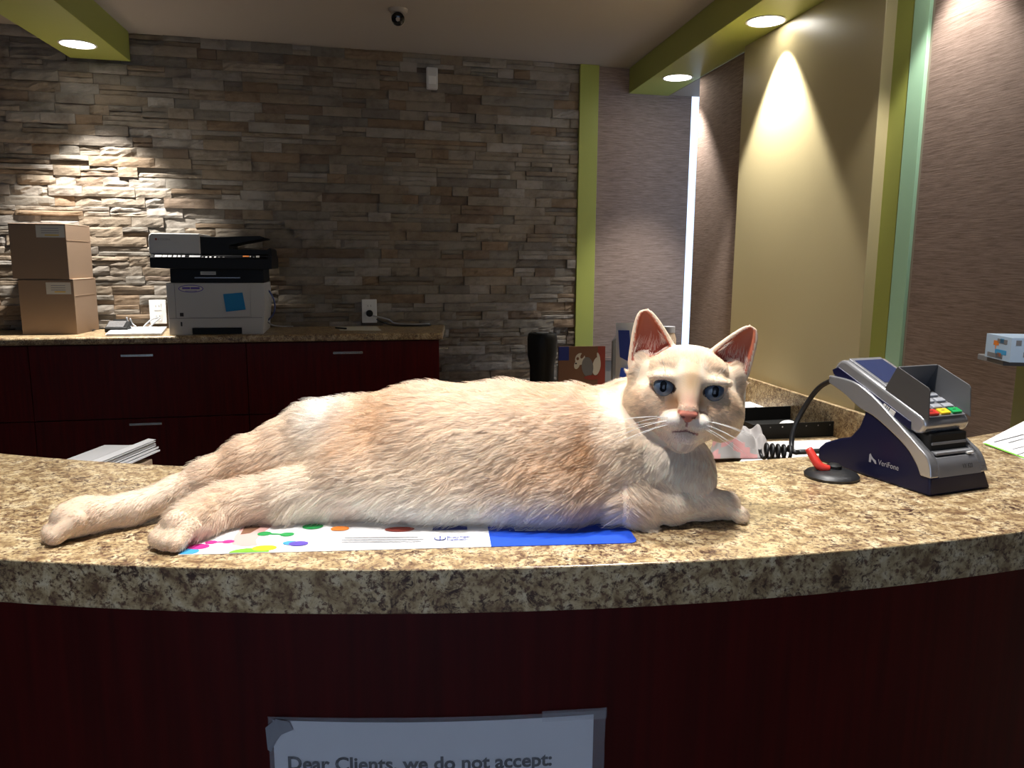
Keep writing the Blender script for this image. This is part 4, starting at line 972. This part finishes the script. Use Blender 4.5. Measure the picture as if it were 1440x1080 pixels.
carve((-21.3, 3.2, 34), (9.2, 5.4, 11), 1.2, rotz(-9)); carve((21.3, 3.2, 34), (9.2, 5.4, 11), 1.2, rotz(9))
for sx in (-1, 1): carve((sx*6, -33.4, 43), (7, .8, 8), 1.5, rotz(-sx*14))       # mouth line
carve((0, -27.5, 47), (.9, 6, 5), 1.0)
for sx in (-1, 1): carve((sx*4.6, -20.4, 49.5), (2.4, 1.0, 3), .8, rotz(sx*25))
hball((0, -18.2, 46.2), (8.2, 4.0, 3.6), 1.2)  # nose leather
hball((0, -21.8, 46.0), (3.4, 3.0, 2.8), 1.5)
# ears
EARS = [dict(B=(-31.5, 28, -2), T=(-44.5, 70, 0), w=19.5, yaw=-6), dict(B=(36, 29, -4), T=(54, 63.5, -2), w=18, yaw=16)]
for e in EARS:
    B, T = V(e['B']), V(e['T']); up = (T-B).normalized(); n0 = Matrix.Rotation(math.radians(e['yaw']), 3, 'Y') @ V((0, .12, 1)); n0 = (n0-up*up.dot(n0)).normalized(); wd = up.cross(n0)
    e['M'] = Matrix((HR @ wd, HR @ up, HR @ n0)).transposed(); e['B0'] = H_(*e['B']); e['L'] = (T-B).length*.001; e['W'] = e['w']*.001
    prims.append(('ear', e, None, None, .004))

def npinv(R): return np.array(R.transposed() if R is not None else Matrix.Identity(3), dtype=np.float32)
def sd_ell(X_, Y_, Z3, c, r, R):
    A = npinv(R); x = X_-c.x; y = Y_-c.y; z = Z3-c.z
    a = (A[0, 0]*x+A[0, 1]*y+A[0, 2]*z)/r.x; b_ = (A[1, 0]*x+A[1, 1]*y+A[1, 2]*z)/r.y; c_ = (A[2, 0]*x+A[2, 1]*y+A[2, 2]*z)/r.z
    k0 = np.sqrt(a*a+b_*b_+c_*c_)+1e-9; k1 = np.sqrt((a/r.x)**2+(b_/r.y)**2+(c_/r.z)**2)+1e-9
    return k0*(k0-1)/k1
def sd_cone(X_, Y_, Z3, a, b_, ra, rb):
    d = b_-a; L2 = d.length_squared
    x = X_-a.x; y = Y_-a.y; z = Z3-a.z; t = np.clip((x*d.x+y*d.y+z*d.z)/L2, 0, 1)
    return np.sqrt((x-d.x*t)**2+(y-d.y*t)**2+(z-d.z*t)**2)-(ra+(rb-ra)*t)
def ear_uvw(X_, Y_, Z3, e):
    A = np.array(e['M'].transposed()); c = e['B0']; x = X_-c.x; y = Y_-c.y; z = Z3-c.z
    return (A[0, 0]*x+A[0, 1]*y+A[0, 2]*z, A[1, 0]*x+A[1, 1]*y+A[1, 2]*z, A[2, 0]*x+A[2, 1]*y+A[2, 2]*z)
def sd_ear(X_, Y_, Z3, e):
    u_, h_, n_ = ear_uvw(X_, Y_, Z3, e); t = np.clip(h_/e['L'], 0, 1)
    W = e['W']*(np.clip(1-t, 0, 1.0)**.62)*(1-.10*np.clip(t, 0, 1))+.0018; D = W*.62
    q = np.sqrt((u_/W)**2+((n_)/D)**2)+1e-6
    d = (q-1)*np.minimum(W, D)*.9
    th = .0014
    shell = np.abs(d)-th
    cut = n_-D*.28                      # open toward the front
    s = np.maximum(shell, cut)
    s = np.maximum(s, np.maximum(h_-e['L']-.001, -h_-.009))
    return s
def smin(a, b_, k):
    h = np.clip(k-np.abs(a-b_), 0, None)/k; return np.minimum(a, b_)-h*h*h*k/6
def field(xs, ys, zs):
    Fd = np.full((len(xs), len(ys), len(zs)), .08, dtype=np.float32)
    for pi_, p in enumerate(prims):
        kind = p[0]; k = p[-1]; mg = .044 if pi_ < NBODY else .022
        if kind == 'c': lo = V([min(p[1][i]-p[3], p[2][i]-p[4]) for i in range(3)]); hi = V([max(p[1][i]+p[3], p[2][i]+p[4]) for i in range(3)])
        elif kind == 'ear': e = p[1]; c = e['B0']; rr = e['L']+.02; lo = c-V((rr,)*3); hi = c+V((rr,)*3)
        else:
            R = p[3] or Matrix.Identity(3); ex = [math.sqrt(sum((R[i][j]*p[2][j])**2 for j in range(3))) for i in range(3)]; lo = p[1]-V(ex); hi = p[1]+V(ex)
        sl = []
        for arr, l_, h_ in ((xs, lo.x-mg, hi.x+mg), (ys, lo.y-mg, hi.y+mg), (zs, lo.z-mg, hi.z+mg)): sl.append(slice(int(np.searchsorted(arr, l_)), int(np.searchsorted(arr, h_))))
        if any(s.stop-s.start < 1 for s in sl): continue
        X_ = xs[sl[0]][:, None, None]; Y_ = ys[sl[1]][None, :, None]; Z3 = zs[sl[2]][None, None, :]
        cur = Fd[sl[0], sl[1], sl[2]]
        if kind == 'e': Fd[sl[0], sl[1], sl[2]] = smin(cur, sd_ell(X_, Y_, Z3, p[1], p[2], p[3]), k)
        elif kind == 'c': Fd[sl[0], sl[1], sl[2]] = smin(cur, sd_cone(X_, Y_, Z3, p[1], p[2], p[3], p[4]), k)
        elif kind == 'ear': Fd[sl[0], sl[1], sl[2]] = smin(cur, sd_ear(X_, Y_, Z3, p[1]), k)
        else: Fd[sl[0], sl[1], sl[2]] = -smin(-cur, sd_ell(X_, Y_, Z3, p[1], p[2], p[3]), k)
    Fd = np.maximum(Fd, (ZT+.0012)-zs[None, None, :])
    return Fd
def grid(lo, hi, zones, coarse):
    a = [lo]
    while a[-1] < hi:
        st = coarse
        for z0, z1, f in zones:
            if z0 <= a[-1] < z1: st = f
        a.append(a[-1]+st)
    return np.array(a, dtype=np.float32)
gx = grid(-.43, .265, [(-.40, -.27, .0013), (Hc.x-.072, Hc.x+.080, .0011)], .0023); gy = grid(.575, .81, [(.59, .735, .0012)], .0025); gz = grid(1.064, 1.275, [(1.064, 1.105, .0013), (Hc.z-.052, 1.275, .0011)], .0022)
Fv = field(gx, gy, gz)
def surface_nets(Fd, xs, ys, zs):
    S = Fd < 0; n = [a-1 for a in Fd.shape]
    cnt = np.zeros(n, dtype=np.int8); corners = [(i, j, k) for i in (0, 1) for j in (0, 1) for k in (0, 1)]
    for i, j, k in corners: cnt += S[i:i+n[0], j:j+n[1], k:k+n[2]]
    act = (cnt > 0) & (cnt < 8); I, J, K = np.nonzero(act); idx = np.full(n, -1, dtype=np.int64); idx[I, J, K] = np.arange(len(I))
    acc = np.zeros((len(I), 3)); w = np.zeros(len(I)); G3 = (xs, ys, zs)
    vals = {c: Fd[I+c[0], J+c[1], K+c[2]] for c in corners}
    pos = {c: np.stack([xs[I+c[0]], ys[J+c[1]], zs[K+c[2]]], 1) for c in corners}
    for c in corners:
        for ax in range(3):
            if c[ax] == 0:
                d = list(c); d[ax] = 1; d = tuple(d); a, b_ = vals[c], vals[d]; m = (a < 0) != (b_ < 0); t = a[m]/(a[m]-b_[m])
                acc[m] += pos[c][m]*(1-t)[:, None]+pos[d][m]*t[:, None]; w[m] += 1
    verts = acc/w[:, None]; quads = []
    for ax in range(3):
        sA = [slice(None)]*3; sB = [slice(None)]*3; sA[ax] = slice(0, -1); sB[ax] = slice(1, None); A = S[tuple(sA)]; B = S[tuple(sB)]
        e = np.nonzero(A != B); o1, o2 = (ax+1) % 3, (ax+2) % 3
        m = (e[o1] > 0) & (e[o2] > 0) & (e[o1] < n[o1]) & (e[o2] < n[o2]); e = [q[m] for q in e]; inside = A[tuple(e)]
        def cell(d1, d2): q = list(e); q[o1] = q[o1]-d1; q[o2] = q[o2]-d2; return idx[tuple(q)]
        q = np.stack([cell(1, 1), cell(0, 1), cell(0, 0), cell(1, 0)], 1); q[~inside] = q[~inside][:, ::-1]; quads.append(q)
    return verts, np.concatenate(quads)
cv, cf = surface_nets(Fv, gx, gy, gz)
cf = cf[(cf >= 0).all(1)]
# relax
def relax(v, f, it):
    e = np.concatenate([f[:, [0, 1]], f[:, [1, 2]], f[:, [2, 3]], f[:, [3, 0]]]); e = np.concatenate([e, e[:, ::-1]])
    for _ in range(it):
        s = np.zeros_like(v); np.add.at(s, e[:, 0], v[e[:, 1]]); c = np.bincount(e[:, 0], minlength=len(v))[:, None]; v = v*.5+.5*s/np.maximum(c, 1)
    return v
cv = relax(cv, cf, 2)
# field gradient = normals
def vnorm(v, f):
    a = v[f[:, 2]]-v[f[:, 0]]; b_ = v[f[:, 3]]-v[f[:, 1]]; fn = np.cross(a, b_); vn = np.zeros_like(v)
    for i in range(4): np.add.at(vn, f[:, i], fn)
    return vn/np.maximum(np.linalg.norm(vn, axis=1)[:, None], 1e-12), np.linalg.norm(fn, axis=1)*.5
vn, fa = vnorm(cv, cf)

HRn = np.array(HR)
def hl(P): return (P-np.array(Hc))@HRn*1000      # world -> head-local mm
def earmask(P):
    out = np.zeros(len(P)); inner = np.zeros(len(P)); tt = np.zeros(len(P)); edge = np.zeros(len(P))
    for e in EARS:
        u_, h_, n_ = ear_uvw(P[:, 0], P[:, 1], P[:, 2], e); t = h_/e['L']
        W = e['W']*(np.clip(1-t, 0, 1.0)**.62)*(1-.10*np.clip(t, 0, 1))+.0018; D = W*.62; q = np.sqrt((u_/W)**2+(n_/D)**2)
        m = (t > -.28) & (t < 1.2) & (np.abs(u_) < W+.0045) & (np.abs(n_) < D+.004); m &= (hl(P)[:, 1] > np.where(np.abs(hl(P)[:, 0]) > 44, 17, 28))
        i = m & (t > .02) & (q < .99) & (n_ < D*.35) & (t < .985); out[m] = 1; inner[i] = 1; tt[m] = t[m]; edge[m] = np.abs(u_[m])/W[m]
    return out, inner, tt, edge
def vnoise(P, s, seed=0):
    "cheap smooth noise in [-1,1]"
    r_ = np.random.default_rng(seed); o = np.zeros(len(P))
    for i in range(5):
        k = r_.normal(size=3); k = k/np.linalg.norm(k)*s*r_.uniform(.6, 1.6); o += np.sin(P@k+r_.uniform(0, 6.28)+1.3*np.sin(P@(r_.normal(size=3)*s*.6)+r_.uniform(0, 6)))
    return np.clip(o/3, -1, 1)
def L3(r_, g_, b_): return np.array(lin(r_, g_, b_)[:3])
CREAM = L3(232, 212, 188); PEACH = L3(226, 195, 162); TAN = L3(204, 160, 114); WHITE = L3(240, 233, 224); SHOULD = L3(180, 130, 84)
def mixc(c, d, w): w = np.clip(w, 0, 1)[:, None]; return c*(1-w)+d*w
def gauss(P, c, r): return np.exp(-(((P-np.array(c))/np.array(r))**2).sum(1))
def furcolor(P):
    n1 = vnoise(P, 45, 3)*.5+.5; n2 = vnoise(P, 140, 4)*.5+.5
    c = np.tile(CREAM, (len(P), 1)); x, y, z = P[:, 0], P[:, 1], P[:, 2]
    body = (x > -.19)&(x < .13)
    c = mixc(c, PEACH, (gauss(P, (-.02, .72, 1.165), (.15, .09, .055)))*(.95+.6*(n1-.5)))
    c = mixc(c, TAN, gauss(P, (-.125, .69, 1.160), (.045, .09, .028))*.6*(.4+n1)); c = mixc(c, WHITE, gauss(P, (-.180, .73, 1.165), (.028, .09, .03))*.8)
    c = mixc(c, TAN, gauss(P, (.03, .66, 1.125), (.035, .06, .03))*.65*(.4+n1))
    c = mixc(c, SHOULD, gauss(P, (.068, .66, 1.115), (.019, .06, .050))*1.0*(.45+n2))
    c = mixc(c, TAN, gauss(P, (.045, .70, 1.185), (.05, .06, .02))*.5)
    c = mixc(c, SHOULD, gauss(P, (.118, .655, 1.098), (.02, .03, .014))*.6*(.4+n2))
    c = mixc(c, TAN, gauss(P, (-.01, .64, 1.112), (.055, .03, .012))*.6*(.3+n2)); c = mixc(c, TAN, gauss(P, (-.150, .68, 1.140), (.022, .08, .028))*.55*(.4+n2))
    c = mixc(c, WHITE, gauss(P, (-.06, .645, 1.085), (.15, .03, .022))*.9)
    c = mixc(c, WHITE, gauss(P, (.16, .66, 1.125), (.035, .05, .035))*.8)
    leg = np.clip((-.185-x)/.03, 0, 1); c = mixc(c, mixc(np.tile(L3(228, 212, 192), (len(P), 1)), L3(216, 182, 148), n1*.8), leg)
    c = mixc(c, L3(208, 184, 160), np.clip((-.27-x)/.05, 0, 1)*.6)
    # head
    q = hl(P); inh = np.clip((q[:, 1]+52)/10, 0, 1)*np.clip((q[:, 2]+28)/14, 0, 1)*(np.abs(q[:, 0]) < 75)*(x > .08)
    hc = np.tile(L3(228, 206, 180), (len(P), 1)); G = lambda c_, r_: np.exp(-(((q-np.array(c_))/np.array(r_))**2).sum(1))
    hc = mixc(hc, L3(208, 172, 130), G((-2, 25, 22), (25, 11, 30))*.85*(.65+.5*n2)); hc = mixc(hc, WHITE, G((0, 44, 0), (13, 7, 30))*.9)
    for sx in (-1, 1):
        hc = mixc(hc, L3(212, 172, 128), G((sx*34, 36, 0), (14, 12, 25))*.6)
        hc = mixc(hc, L3(190, 146, 102), G((sx*13, -8, 32), (7, 8, 16))*.95); hc = mixc(hc, L3(208, 172, 132), G((sx*31, -10, 20), (14, 9, 18))*.7*(.5+n2))
        hc = mixc(hc, L3(246, 240, 232), G((sx*14, -24, 36), (9, 6, 14))*.9)
        hc = mixc(hc, L3(216, 186, 150), G((sx*24, 20, 22), (10, 8, 12))*.55*(.4+n2))
        hc = mixc(hc, L3(238, 226, 210), G((sx*9, 19, 30), (3, 7, 12))*.55)
    hc = mixc(hc, L3(184, 146, 102), G((0, 9, 36), (8, 13, 16))*.9); hc = mixc(hc, L3(206, 154, 128), G((0, -8, 44), (8, 8, 14))*.9)
    hc = mixc(hc, L3(240, 228, 222), G((0, -42, 26), (18, 8, 20))*.8)
    c = mixc(c, hc, inh)
    return c

# base surface colour: fur tone, with bare skin at nose, lips, ear insides and eye rims
em, ei, et, ee = earmask(cv)
col = np.clip(furcolor(cv)*1.0, 0, .9)
q = hl(cv)
nose = ((np.abs(q[:, 0]) < 8.8-np.clip((-17-q[:, 1])*.9, 0, 8)) & (q[:, 1] < -14.6) & (q[:, 1] > -25.0) & (q[:, 2] > 42))
rim = np.zeros(len(cv))
for sx in (-1, 1):
    a = math.radians(9*sx); dx = q[:, 0]-sx*21.3; dy = q[:, 1]-3.2; xr = dx*math.cos(a)+dy*math.sin(a); yr = -dx*math.sin(a)+dy*math.cos(a)
    rr = np.sqrt((xr/9.2)**2+(yr/5.4)**2); rim = np.maximum(rim, ((rr < 1.10) & (q[:, 2] > 12) & (q[:, 2] < 42)).astype(float))
mouth = ((np.abs(q[:, 0]) < 11) & (np.abs(q[:, 1]+31.9+np.abs(q[:, 0])*.25) < 1.2) & (q[:, 2] > 34)) | ((np.abs(q[:, 0]) < .9) & (q[:, 1] < -24) & (q[:, 1] > -33) & (q[:, 2] > 40))
NOSEC = L3(196, 118, 98)
col[nose] = NOSEC; col[mouth] = L3(170, 122, 112); col[rim > 0] = L3(70, 50, 44)
nost = ((np.abs(np.abs(q[:, 0])-4.6) < 1.7) & (np.abs(q[:, 1]+20.4) < .8) & (q[:, 2] > 44)); col[nost] = L3(96, 44, 38)
earc = mixc(np.tile(L3(200, 116, 84), (len(cv), 1)), L3(160, 74, 58), np.clip(1-et*1.1, 0, 1)*.9)
col[ei > 0] = earc[ei > 0]
me = bpy.data.meshes.new('cat'); me.vertices.add(len(cv)); me.vertices.foreach_set('co', cv.astype(np.float32).ravel())
me.loops.add(len(cf)*4); me.polygons.add(len(cf)); me.loops.foreach_set('vertex_index', cf.astype(np.int32).ravel())
me.polygons.foreach_set('loop_start', np.arange(0, len(cf)*4, 4, dtype=np.int32)); me.polygons.foreach_set('loop_total', np.full(len(cf), 4, dtype=np.int32)); me.update(calc_edges=True)
me.polygons.foreach_set('use_smooth', np.ones(len(cf), dtype=bool))
ca = me.color_attributes.new('coat', 'FLOAT_COLOR', 'POINT'); ca.data.foreach_set('color', np.concatenate([col, np.ones((len(cv), 1))], 1).astype(np.float32).ravel())
m, nt, b = newmat('cat_skin'); at = N(nt, 'ShaderNodeAttribute', attribute_name='coat'); nt.links.new(at.outputs['Color'], b.inputs['Base Color']); b.inputs['Roughness'].default_value = .65
b.inputs['Subsurface Weight'].default_value = .25; b.inputs['Subsurface Radius'].default_value = (1, .35, .2); b.inputs['Subsurface Scale'].default_value = .004
nz = N(nt, 'ShaderNodeTexNoise'); nz.inputs['Scale'].default_value = 900; tc = N(nt, 'ShaderNodeTexCoord'); nt.links.new(tc.outputs['Object'], nz.inputs['Vector']); bp = N(nt, 'ShaderNodeBump'); bp.inputs['Strength'].default_value = .3; bp.inputs['Distance'].default_value = .0005
nt.links.new(nz.outputs['Fac'], bp.inputs['Height']); nt.links.new(bp.outputs['Normal'], b.inputs['Normal'])
me.materials.append(m)
CAT = bpy.data.objects.new('cat', me); COL.objects.link(CAT); tag(CAT, 'cream and peach short-haired cat lying on its side on the counter, looking at the viewer', 'cat')

# fur strands
tri = np.concatenate([cf[:, [0, 1, 2]], cf[:, [0, 2, 3]]]); P0_, P1_, P2_ = cv[tri[:, 0]], cv[tri[:, 1]], cv[tri[:, 2]]
ar = np.linalg.norm(np.cross(P1_-P0_, P2_-P0_), axis=1)*.5; cen = (P0_+P1_+P2_)/3; tn = (vn[tri[:, 0]]+vn[tri[:, 1]]+vn[tri[:, 2]])
view = np.array((0, 0, EYE))-cen; facing = (tn*view).sum(1)/np.linalg.norm(view, axis=1)/np.maximum(np.linalg.norm(tn, axis=1), 1e-9)
qc = hl(cen); headw = (cen[:, 0] > .09) & (qc[:, 1] > -50) & (np.abs(qc[:, 0]) < 78)
wgt = ar*np.where(facing > -.35, 1.0, .35)*np.where(headw, 2.3, 1.0)*np.where(cen[:, 2] < ZT+.0025, .0, 1.0)
pick = rng.choice(len(tri), FUR_N, p=wgt/wgt.sum()); r1, r2 = rng.random(FUR_N), rng.random(FUR_N); sw = r1+r2 > 1; r1[sw] = 1-r1[sw]; r2[sw] = 1-r2[sw]; r0 = 1-r1-r2
root = cv[tri[pick, 0]]*r0[:, None]+cv[tri[pick, 1]]*r1[:, None]+cv[tri[pick, 2]]*r2[:, None]
nn = vn[tri[pick, 0]]*r0[:, None]+vn[tri[pick, 1]]*r1[:, None]+vn[tri[pick, 2]]*r2[:, None]; nn /= np.linalg.norm(nn, axis=1)[:, None]
q = hl(root); em, ei, et, ee = earmask(root)
nose = ((np.abs(q[:, 0]) < 9.0-np.clip((-17-q[:, 1])*.9, 0, 8)) & (q[:, 1] < -13.8) & (q[:, 1] > -25.5) & (q[:, 2] > 41.5))
rim = np.zeros(FUR_N)
for sx in (-1, 1):
    a = math.radians(9*sx); dx = q[:, 0]-sx*21.3; dy = q[:, 1]-3.2; xr = dx*math.cos(a)+dy*math.sin(a); yr = -dx*math.sin(a)+dy*math.cos(a)
    rr = np.sqrt((xr/9.2)**2+(yr/5.4)**2); rim = np.maximum(rim, ((rr < 1.16) & (q[:, 2] > 10)).astype(float))
mouth = ((np.abs(q[:, 0]) < 10) & (np.abs(q[:, 1]+31.9+np.abs(q[:, 0])*.25) < .7) & (q[:, 2] > 34))
keep = ~(nose | (rim > 0) | mouth) & ~((ei > 0) & (rng.random(FUR_N) > .0+.14*np.clip(.42-et, 0, 1)*2)) 
root, nn, q, em, ei, et, ee = [a[keep] for a in (root, nn, q, em, ei, et, ee)]; n_ = len(root)
x, y, z = root.T
# comb direction
d = np.tile(np.array((-.93, -.10, -.28)), (n_, 1)); 
top = np.clip((z-1.15)/.03, 0, 1)[:, None]; d = d*(1-top)+np.array((-.95, .1, .05))*top
low = np.clip((1.11-z)/.03, 0, 1)[:, None]*((x > -.20) & (x < .09))[:, None]; d = d*(1-low*.55)+np.array((-.3, -.35, -.85))*low*.55
fl = ((x > .10) & (z < 1.118))[:, None]; d = np.where(fl, np.array((.75, -.2, -.45)), d)
ch = np.exp(-(((root-np.array((.155, .68, 1.13)))/np.array((.035, .05, .03)))**2).sum(1))[:, None]; d = d*(1-ch*.8)+np.array((-.1, -.15, -.95))*ch*.8
hind = (x < -.20)[:, None]; d = np.where(hind, np.array((-.80, -.28, -.42)), d)
inh = np.clip((q[:, 1]+50)/12, 0, 1)*np.clip((q[:, 2]+32)/14, 0, 1)*(np.abs(q[:, 0]) < 80)*(x > .085)
hd = (q-np.array((0, -14, 52))); hd = hd/np.linalg.norm(hd, axis=1)[:, None]; hd[:, 1] -= .15*(q[:, 1] < -5); hw = hd@HRn.T
d = d*(1-inh[:, None])+hw*inh[:, None]
for e in EARS:
    pass
eup = np.tile(HRn@np.array((0, 1, 0)), (n_, 1)); d = np.where((em > 0)[:, None], eup, d)
nz1 = np.stack([vnoise(root, 160, s) for s in (21, 22, 23)], 1); nz2 = np.stack([vnoise(root, 480, s) for s in (31, 32, 33)], 1)
d = d/np.linalg.norm(d, axis=1)[:, None]
amp = np.where(inh > .5, .12, .28)[:, None]; d = d+nz1*amp+nz2*amp*.7+rng.normal(size=(n_, 3))*.07
t = d-nn*(d*nn).sum(1)[:, None]; t /= np.maximum(np.linalg.norm(t, axis=1)[:, None], 1e-6)
ln = np.full(n_, .0125); ln = np.where((z < 1.105) & (x > -.2) & (x < .1), .0175, ln)
legm = np.clip((-.20-x)/.07, 0, 1); ln = ln*(1-legm)+.0082*legm; ln = np.where(x < -.30, .0052, ln); ln = np.where((x < -.355)|((y < .612) & (x < -.25)), .0032, ln); ln = np.where((x > .185) & (z < 1.1), .0035, ln)
ln = np.where((x > .125) & (z < 1.108), .0062, ln)
hlx = .0035+.0075*np.clip(np.linalg.norm(q-np.array((0, -12, 46)), axis=1)/75, 0, 1)**1.5; ln = ln*(1-inh)+hlx*inh
ln = np.where((q[:, 2] > 32) & (inh > .5), .0026, ln)
ln = np.where(em > 0, .0014, ln); ln = np.where((ei > 0), .010, ln)
ln = np.where((np.abs(q[:, 0]) > 45) & (q[:, 1] > 12) & (x > .08) & (em == 0), .0022, ln)
ln *= rng.uniform(.7, 1.2, n_)
rise = np.where(inh > .5, .30, .46)+.14*nz1[:, 0]; rise = np.where(em > 0, .18, rise); rise = np.where((x < -.30)|((x > .15) & (z < 1.1)), .30, rise)
grd = (rng.random(n_) < .07) & (inh < .3) & (em == 0) & (x < .12); rise = np.where(grd, rise*2.0, rise); ln = np.where(grd, ln*1.25, ln)
rise = np.where(ei > 0, .5, rise)[:, None]
# tufts inside the ear lean to its middle
K = 4; pts = np.zeros((n_, K, 3), dtype=np.float32)
for i in range(K):
    s = i/(K-1); off = t*(s*np.cos(rise*.6))+nn*(np.sin(rise)*s*(1-.42*s)); p = root-nn*.0006+off*ln[:, None]
    p[:, 2] -= ln*.10*s*s; p[:, 2] = np.maximum(p[:, 2], ZT+.0008); pts[:, i] = p
# strands gather into small locks
cs = np.where(inh > .5, .0018, np.where(x < -.28, .0018, .0023)); cell = np.floor(root/cs[:, None]+.35*nz2).astype(np.int64); key = (cell[:, 0]*73856093) ^ (cell[:, 1]*19349663) ^ (cell[:, 2]*83492791)
uq, inv = np.unique(key, return_inverse=True); inv = inv.ravel(); cnt_ = np.bincount(inv)[:, None]
mean = np.stack([np.bincount(inv, root[:, i]) for i in range(3)], 1)/cnt_; tipm = np.stack([np.bincount(inv, (pts[:, -1]-root)[:, i]) for i in range(3)], 1)/cnt_
cl = np.where((em > 0) | grd, .1, np.where(inh > .5, .45, .68))*rng.uniform(.6, 1.1, n_)
for i in range(1, K):
    s = (i/(K-1))**1.2; tgt = mean[inv]+tipm[inv]*(i/(K-1)); pts[:, i] += ((tgt-pts[:, i])*(cl*s)[:, None]).astype(np.float32)
pts[:, :, 2] = np.maximum(pts[:, :, 2], ZT+.0008)
ctone = np.random.default_rng(5).uniform(.87, 1.10, len(uq))[inv]
tint = furcolor(root)*(rng.uniform(.88, 1.10, n_)*ctone)[:, None]; tint = np.where((ei > 0)[:, None], L3(238, 222, 206), tint); tint = np.clip(tint*(1+.12*nz2[:, :1])*1.13, 0, .96)
hc = bpy.data.hair_curves.new('fur'); hc.add_curves([K]*n_); hc.position_data.foreach_set('vector', pts.reshape(-1))
rad = np.tile(np.array((.00016, .00015, .00011, .00003), dtype=np.float32), n_); 
ra = hc.attributes.get('radius') or hc.attributes.new('radius', 'FLOAT', 'POINT'); ra.data.foreach_set('value', rad)
ta = hc.attributes.new('coat', 'FLOAT_COLOR', 'CURVE'); ta.data.foreach_set('color', np.concatenate([tint, np.ones((n_, 1))], 1).astype(np.float32).ravel())
m = bpy.data.materials.new('cat_fur'); m.use_nodes = True; nt = m.node_tree; nt.nodes.clear()
out = N(nt, 'ShaderNodeOutputMaterial'); hb = N(nt, 'ShaderNodeBsdfHairPrincipled'); hb.parametrization = 'COLOR'; hb.inputs['Roughness'].default_value = .45; hb.inputs['Radial Roughness'].default_value = .6
at = N(nt, 'ShaderNodeAttribute', attribute_name='coat'); nt.links.new(at.outputs['Color'], hb.inputs['Color']); 
df = N(nt, 'ShaderNodeBsdfDiffuse'); nt.links.new(at.outputs['Color'], df.inputs['Color']); mxs = N(nt, 'ShaderNodeMixShader'); mxs.inputs['Fac'].default_value = .5
nt.links.new(hb.outputs[0], mxs.inputs[1]); nt.links.new(df.outputs[0], mxs.inputs[2]); nt.links.new(mxs.outputs[0], out.inputs['Surface'])
hc.materials.append(m); fo = bpy.data.objects.new('fur', hc); COL.objects.link(fo); fo.parent = CAT

# eyes
def eye(c, yaw):
    mb = MB(); n = 40; k = 24; R_ = .0098
    T = Matrix.Translation(H_(*c)) @ HR.to_4x4() @ Matrix.Rotation(math.radians(yaw), 4, 'Y')
    prof = [];
    for j in range(k+1):
        a = PI*j/k; prof.append((math.sin(a)*R_, math.cos(a)*R_, a))
    def ringmesh(a0, a1, mat, push=0, sx=1, sy=1, nk=6):
        vs = []; fs = []
        for j in range(nk+1):
            a = a0+(a1-a0)*j/nk
            for i in range(n): g_ = 2*PI*i/n; vs.append((math.sin(a)*(R_+push)*math.cos(g_)*sx, math.sin(a)*(R_+push)*math.sin(g_)*sy, math.cos(a)*(R_+push)))
        for j in range(nk):
            for i in range(n): fs.append((j*n+i, (j+1)*n+i, (j+1)*n+(i+1)%n, j*n+(i+1)%n))
        mb.add(vs, fs, mat, T)
    ringmesh(.60, PI, EYEM['rim'], nk=14); ringmesh(.0, .98, EYEM['iris'], push=.0003, nk=10)
    return mb, ringmesh
def glossy(name, c, c2=None):
    m = plain(name, c, .2, coat=.35, spec=.3); return m
EYEM = dict(rim=plain('eye_rim', lin(40, 30, 30), .2, coat=.6), iris=glossy('blue_grey_iris', lin(80, 95, 114)), pupil=glossy('pupil', (.004, .005, .008, 1)))
for c, yw in ((EYES[0], -6), (EYES[1], 4)):
    mb, rm = eye(c, yw); rm(.0, .44, EYEM['pupil'], push=.0006, sx=.74, sy=1.12, nk=5)
    o = mb.build('eye', CAT, smooth=3); o['label'] = 'blue-grey eye'
# whiskers
WM_ = plain('whisker_white', (.85, .83, .8, 1), .4)
for sx in (-1, 1):
    for i in range(9):
        a = (i-4)*.16; r_ = random.uniform(-.06, .06); L0 = random.uniform(34, 52)
        p0_ = V((sx*(11+2*(i % 3)), -22-2.6*(i//3), 40-1.5*(i % 3))); dr = V((sx*.95, -.20-.28*a+r_, .25)).normalized()
        pts_ = [H_(*(p0_+dr*L0*t_+V((0, -7*t_*t_, -8*t_*t_)))) for t_ in (0, .35, .7, 1)]
        mb = MB(); mb.tube(pts_, lambda t_: .00026*(1-.75*t_), WM_, n=5, sub=4); mb.build('whisker', CAT, smooth=3)
    for i in range(2):
        p0_ = V((sx*20, 13, 31)); dr = V((sx*(.3+.2*i), .85, .4)).normalized(); pts_ = [H_(*(p0_+dr*24*t_+V((sx*4*t_*t_, 0, 0)))) for t_ in (0, .5, 1)]
        mb = MB(); mb.tube(pts_, lambda t_: .0002*(1-.75*t_), WM_, n=5, sub=4); mb.build('whisker', CAT, smooth=3)

# ------------------------------------------------------------------ output look
SC.view_settings.view_transform = 'Standard'; SC.view_settings.look = 'None'; SC.view_settings.gamma = 1.0; SC.view_settings.use_curve_mapping = False
SC.view_settings.exposure = EXPOSURE
